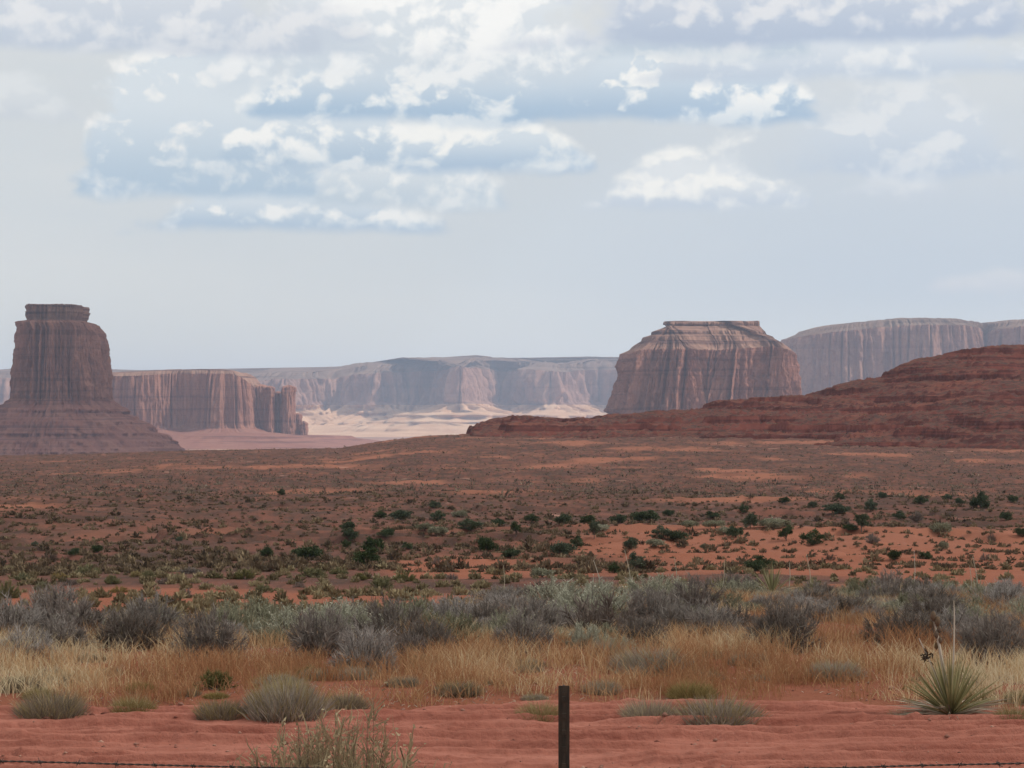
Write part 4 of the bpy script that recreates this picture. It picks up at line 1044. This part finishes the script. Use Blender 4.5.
yx, yy, yz = ground_hit(950, 722)
yr = link('yucca', None, None, (yx, yy, yz))
tag(yr, 'big spiky yucca with old flower stalks at the road edge', 'yucca')
for me in yucca_pair(3, 190, 0.60, 0.0095, 120): link(me.name, me, yr)
s = yy / F
def ypt(px, py, dy=0.0): return np.array([(px - 950) * s, dy, (722 - py) * s])
link('flower_stalk', tubes_mesh('flower_stalk', [([ypt(950, 700), ypt(952, 670), ypt(953, 640), ypt(953.5, 618), ypt(953, 600)], [0.010, 0.009, 0.008, 0.006, 0.003], 6)], M_stalk, 0.6), yr)['label'] = 'straight slender flower stalk'
st = link('flower_stalk', tubes_mesh('flower_stalk', [([ypt(948, 700), ypt(943, 672), ypt(939, 650), ypt(936.5, 635), ypt(933, 622)], [0.016, 0.014, 0.013, 0.011, 0.006], 6)], M_stalk, 0.5), yr)
st['label'] = 'thick bent flower stalk hung with dry pods'
def pod(pts, r0):
    v = []; f = []; o = 0
    for c, q in pts:
        p = [c + np.array([0, 0, t]) * q for t in (-1, -0.5, 0.2, 0.8, 1.1)]
        a, b = tube(p, np.array([0.15, 0.8, 1.0, 0.55, 0.05]) * q * 0.62, 7); v.append(a); f.append(b + o); o += len(a)
    V_ = np.concatenate(v)
    return make_mesh('seed_pod', V_, [np.concatenate(f)], M_pod, True, {'tint': np.full(len(V_), 0.4)})
M_pod = plant_mat('dry_pod', (0.05, 0.035, 0.025), (0.15, 0.105, 0.07), (0.34, 0.26, 0.18), 0.0, 0.0)
rr = random.Random(4)
for px, py, q in [(932, 616, .030), (936, 621, .030), (930, 624, .022), (938, 629, .022), (935, 634, .024), (939, 640, .020), (936, 646, .022)]:
    link('seed_pod', pod([(ypt(px, py, rr.uniform(-.03, .03)), q * 1.5)], 0), st)
s3 = link('flower_stalk', tubes_mesh('flower_stalk', [([ypt(944, 700), ypt(934, 672), ypt(926, 655), ypt(918, 638)], [0.009, 0.009, 0.008, 0.005], 6)], M_stalk, 0.8), yr)
s3['label'] = 'short leaning stalk with a dark tuft'
r = np.random.default_rng(8); n = 60
c0 = np.repeat(ypt(926, 656)[None], n, 0) + r.normal(0, 0.02, (n, 3)); dd = unit(r.normal(0, 1, (n, 3))) * 0.05
link('seed_tuft', blade_mesh('seed_tuft', [(c0, c0 + dd * .5, c0 + dd, 0.006, np.full(n, 0.1))], M_pod), s3)

small = [yucca_pair(20 + k, 70, 0.42, 0.008, 40) for k in range(2)]
def small_yucca(px, py, w, stalks, label, pale=False):
    Y = 37.0; X = (px - 512) / F * Y; z = float(ground_z(X, Y))
    r_ = link('yucca', None, None, (X, Y, z)); tag(r_, label, 'yucca', 'small yuccas with bare stalks on the brush crest')
    m = small[int(px) % 2]
    for me in m:
        o = link(me.name.split('.')[0], me, r_); o.scale = (w,) * 3
    for bx, tx_, ty_ in stalks:
        top = at(tx_, ty_, Y) - np.array([X, Y, z]); b = np.array([(bx - px) / F * Y, 0, 0.1]); mid = b + (top - b) * 0.55 + np.array([0.02, 0, 0.0])
        link('flower_stalk', tubes_mesh('flower_stalk', [([b, mid, top], [0.007, 0.006, 0.004], 5)], M_stalk, 0.5), r_)
small_yucca(598, 596, 0.9, [(602, 593.5, 560)], 'small crest yucca, its leaning stalk left of a taller white one')
small_yucca(630, 596, 0.9, [(632, 624.5, 550)], 'small crest yucca with the tallest leaning white stalk, right of the post')
small_yucca(676, 596, 0.9, [(677, 674, 557)], 'small crest yucca with one upright stalk below the broad butte')
small_yucca(722, 596, 0.9, [(721, 724, 560)], 'small crest yucca with a faint upright stalk, left of the pale yucca')
small_yucca(771, 596, 1.35, [(788, 789, 562)], 'pale green spiky yucca on the crest with open leaves')
small_yucca(812, 596, 0.9, [(811, 806, 554)], 'small crest yucca with one leaning stalk, right of the pale yucca')
small_yucca(913, 596, 0.9, [(913, 913.5, 550)], 'small crest yucca with one straight white stalk, below the red ridge')
small_yucca(976, 596, 1.0, [(978, 972, 556), (970, 969, 565)], 'small crest yucca with two stalks crossing at the right')
small_yucca(503, 598, 0.8, [(503.5, 503.5, 565)], 'small crest yucca with a short stalk, left of the post')

# ------------------------------------------------------------------ fence
g = NT('weathered_steel')
a = g.noise(g.pos((1, 1, 0.25)), 60.0, 6, 0.65)
b = g.noise(g.pos(), 220.0, 4, 0.6)
col = g.mix(g.step(a, 0.35, 0.65), (0.030, 0.025, 0.020), (0.062, 0.044, 0.031))
col = g.mix(g.math('MULTIPLY', g.step(b, 0.55, 0.7), 0.6), col, (0.10, 0.055, 0.032))
M_steel = g.out(col, 0.75, g.bump(b, 0.3, 0.002), 0.3)
g = NT('old_wire')
M_wire = g.out(g.mix(g.noise(g.pos(), 40.0, 4), (0.030, 0.022, 0.018), (0.075, 0.055, 0.045)), 0.6, None, 0.4)
PY = 7.0
px_, pz0 = (563.8 - 512) / F * PY, float(ground_z(0.16, PY))
ptop = float(at(563.8, 685, PY)[2])
H = ptop - pz0
post = link('fence_post', None, None, (px_, PY, pz0))
tag(post, 'dark weathered steel post of the wire fence in front of the road', 'fence post')
bm = bmesh.new()
hw, ft, wd = 0.0178, 0.0055, 0.030
def bxm(bm, x0, x1, y0, y1, z0, z1, bev=0.0012):
    vs = [bm.verts.new(p) for p in ((x0, y0, z0), (x1, y0, z0), (x1, y1, z0), (x0, y1, z0), (x0, y0, z1), (x1, y0, z1), (x1, y1, z1), (x0, y1, z1))]
    for f in ((0, 3, 2, 1), (4, 5, 6, 7), (0, 1, 5, 4), (1, 2, 6, 5), (2, 3, 7, 6), (3, 0, 4, 7)): bm.faces.new([vs[i] for i in f])
bxm(bm, -hw, hw, 0.0, ft, -0.4, H)
bmesh.ops.bevel(bm, geom=bm.edges[:], offset=0.0015, segments=2, affect='EDGES')
me = bpy.data.meshes.new('flange'); bm.to_mesh(me); bm.free(); me.materials.append(M_steel); link('flange', me, post)
bm = bmesh.new(); bxm(bm, -0.003, 0.003, ft + 0.0002, ft + wd, -0.4, H - 0.001)
me = bpy.data.meshes.new('web'); bm.to_mesh(me); bm.free(); me.materials.append(M_steel); link('web', me, post)
bm = bmesh.new(); bxm(bm, -0.0062, 0.0062, -0.004, -0.0002, -0.35, H - 0.02)
bmesh.ops.bevel(bm, geom=bm.edges[:], offset=0.002, segments=2, affect='EDGES')
q = 0.05
while q < H - 0.04:                                   # studs that keep the wire from sliding
    bxm(bm, -0.0068, 0.0068, -0.0085, -0.0042, q, q + 0.016); q += 0.053
me = bpy.data.meshes.new('rib'); bm.to_mesh(me); bm.free(); me.materials.append(M_steel); link('rib', me, post)

def wire(row_edge_l, row_edge_r, row_mid, label):
    """one slack strand of barbed wire, lowest where it is tied to the post"""
    xs = np.linspace(-9, 9, 241)
    zl, zr, zm = (at(0, q, PY)[2] for q in (row_edge_l, row_edge_r, row_mid))
    t = xs - px_
    half_l, half_r = abs(at(0, 0, PY)[0] - px_), at(1024, 0, PY)[0] - px_
    zz = zm + np.where(t < 0, (zl - zm) * np.abs(t / half_l) ** 1.25, (zr - zm) * np.abs(t / half_r) ** 1.25)
    zz = zz + (fbm(xs * 3, xs * 0, 5.0, 3) - 0.5) * 0.004
    yy_ = np.full_like(xs, PY - 0.010)
    path = np.stack([xs, yy_, zz], -1)
    root = link('barbed_wire', None, None, (px_, PY - 0.01, zm))
    tag(root, label, 'barbed wire')
    org = np.array([px_, PY - 0.01, zm])
    xx = np.linspace(-9, 9, 2400)
    P_ = np.stack([np.interp(xx, xs, c) for c in path.T], -1) - org
    k = xx * 2 * np.pi / 0.05
    tb = [(P_ + np.stack([0 * k, np.cos(k + ph) * 0.0019, np.sin(k + ph) * 0.0019], -1), np.full(2400, 0.0017), 5) for ph in (0, np.pi)]
    link('strand', tubes_mesh('strand', tb, M_wire), root)
    r_ = random.Random(3); q = []
    bx = -2.6
    while bx < 2.6:
        c = np.array([np.interp(bx, xs, cc) for cc in path.T]) - org
        for s_ in (-1, 1):
            a_ = r_.uniform(0, 6.28)
            dv = np.array([s_ * 0.006, math.cos(a_) * 0.016, math.sin(a_) * 0.016])
            q.append((np.array([c - dv, c, c + dv]), np.array([0.0004, 0.0017, 0.0004]), 5))
        kk = np.linspace(0, 4 * np.pi, 24)
        q.append((c + np.stack([kk / 12.6 * 0.014 - 0.007, np.cos(kk) * 0.0045, np.sin(kk) * 0.0045], -1), np.full(24, 0.0014), 5))
        b = tubes_mesh('barb', q, M_wire); link('barb', b, root); q = []
        bx += 0.122
wire(759.5, 761.5, 770.5, 'rusty barbed wire strand crossing low before the dirt road')
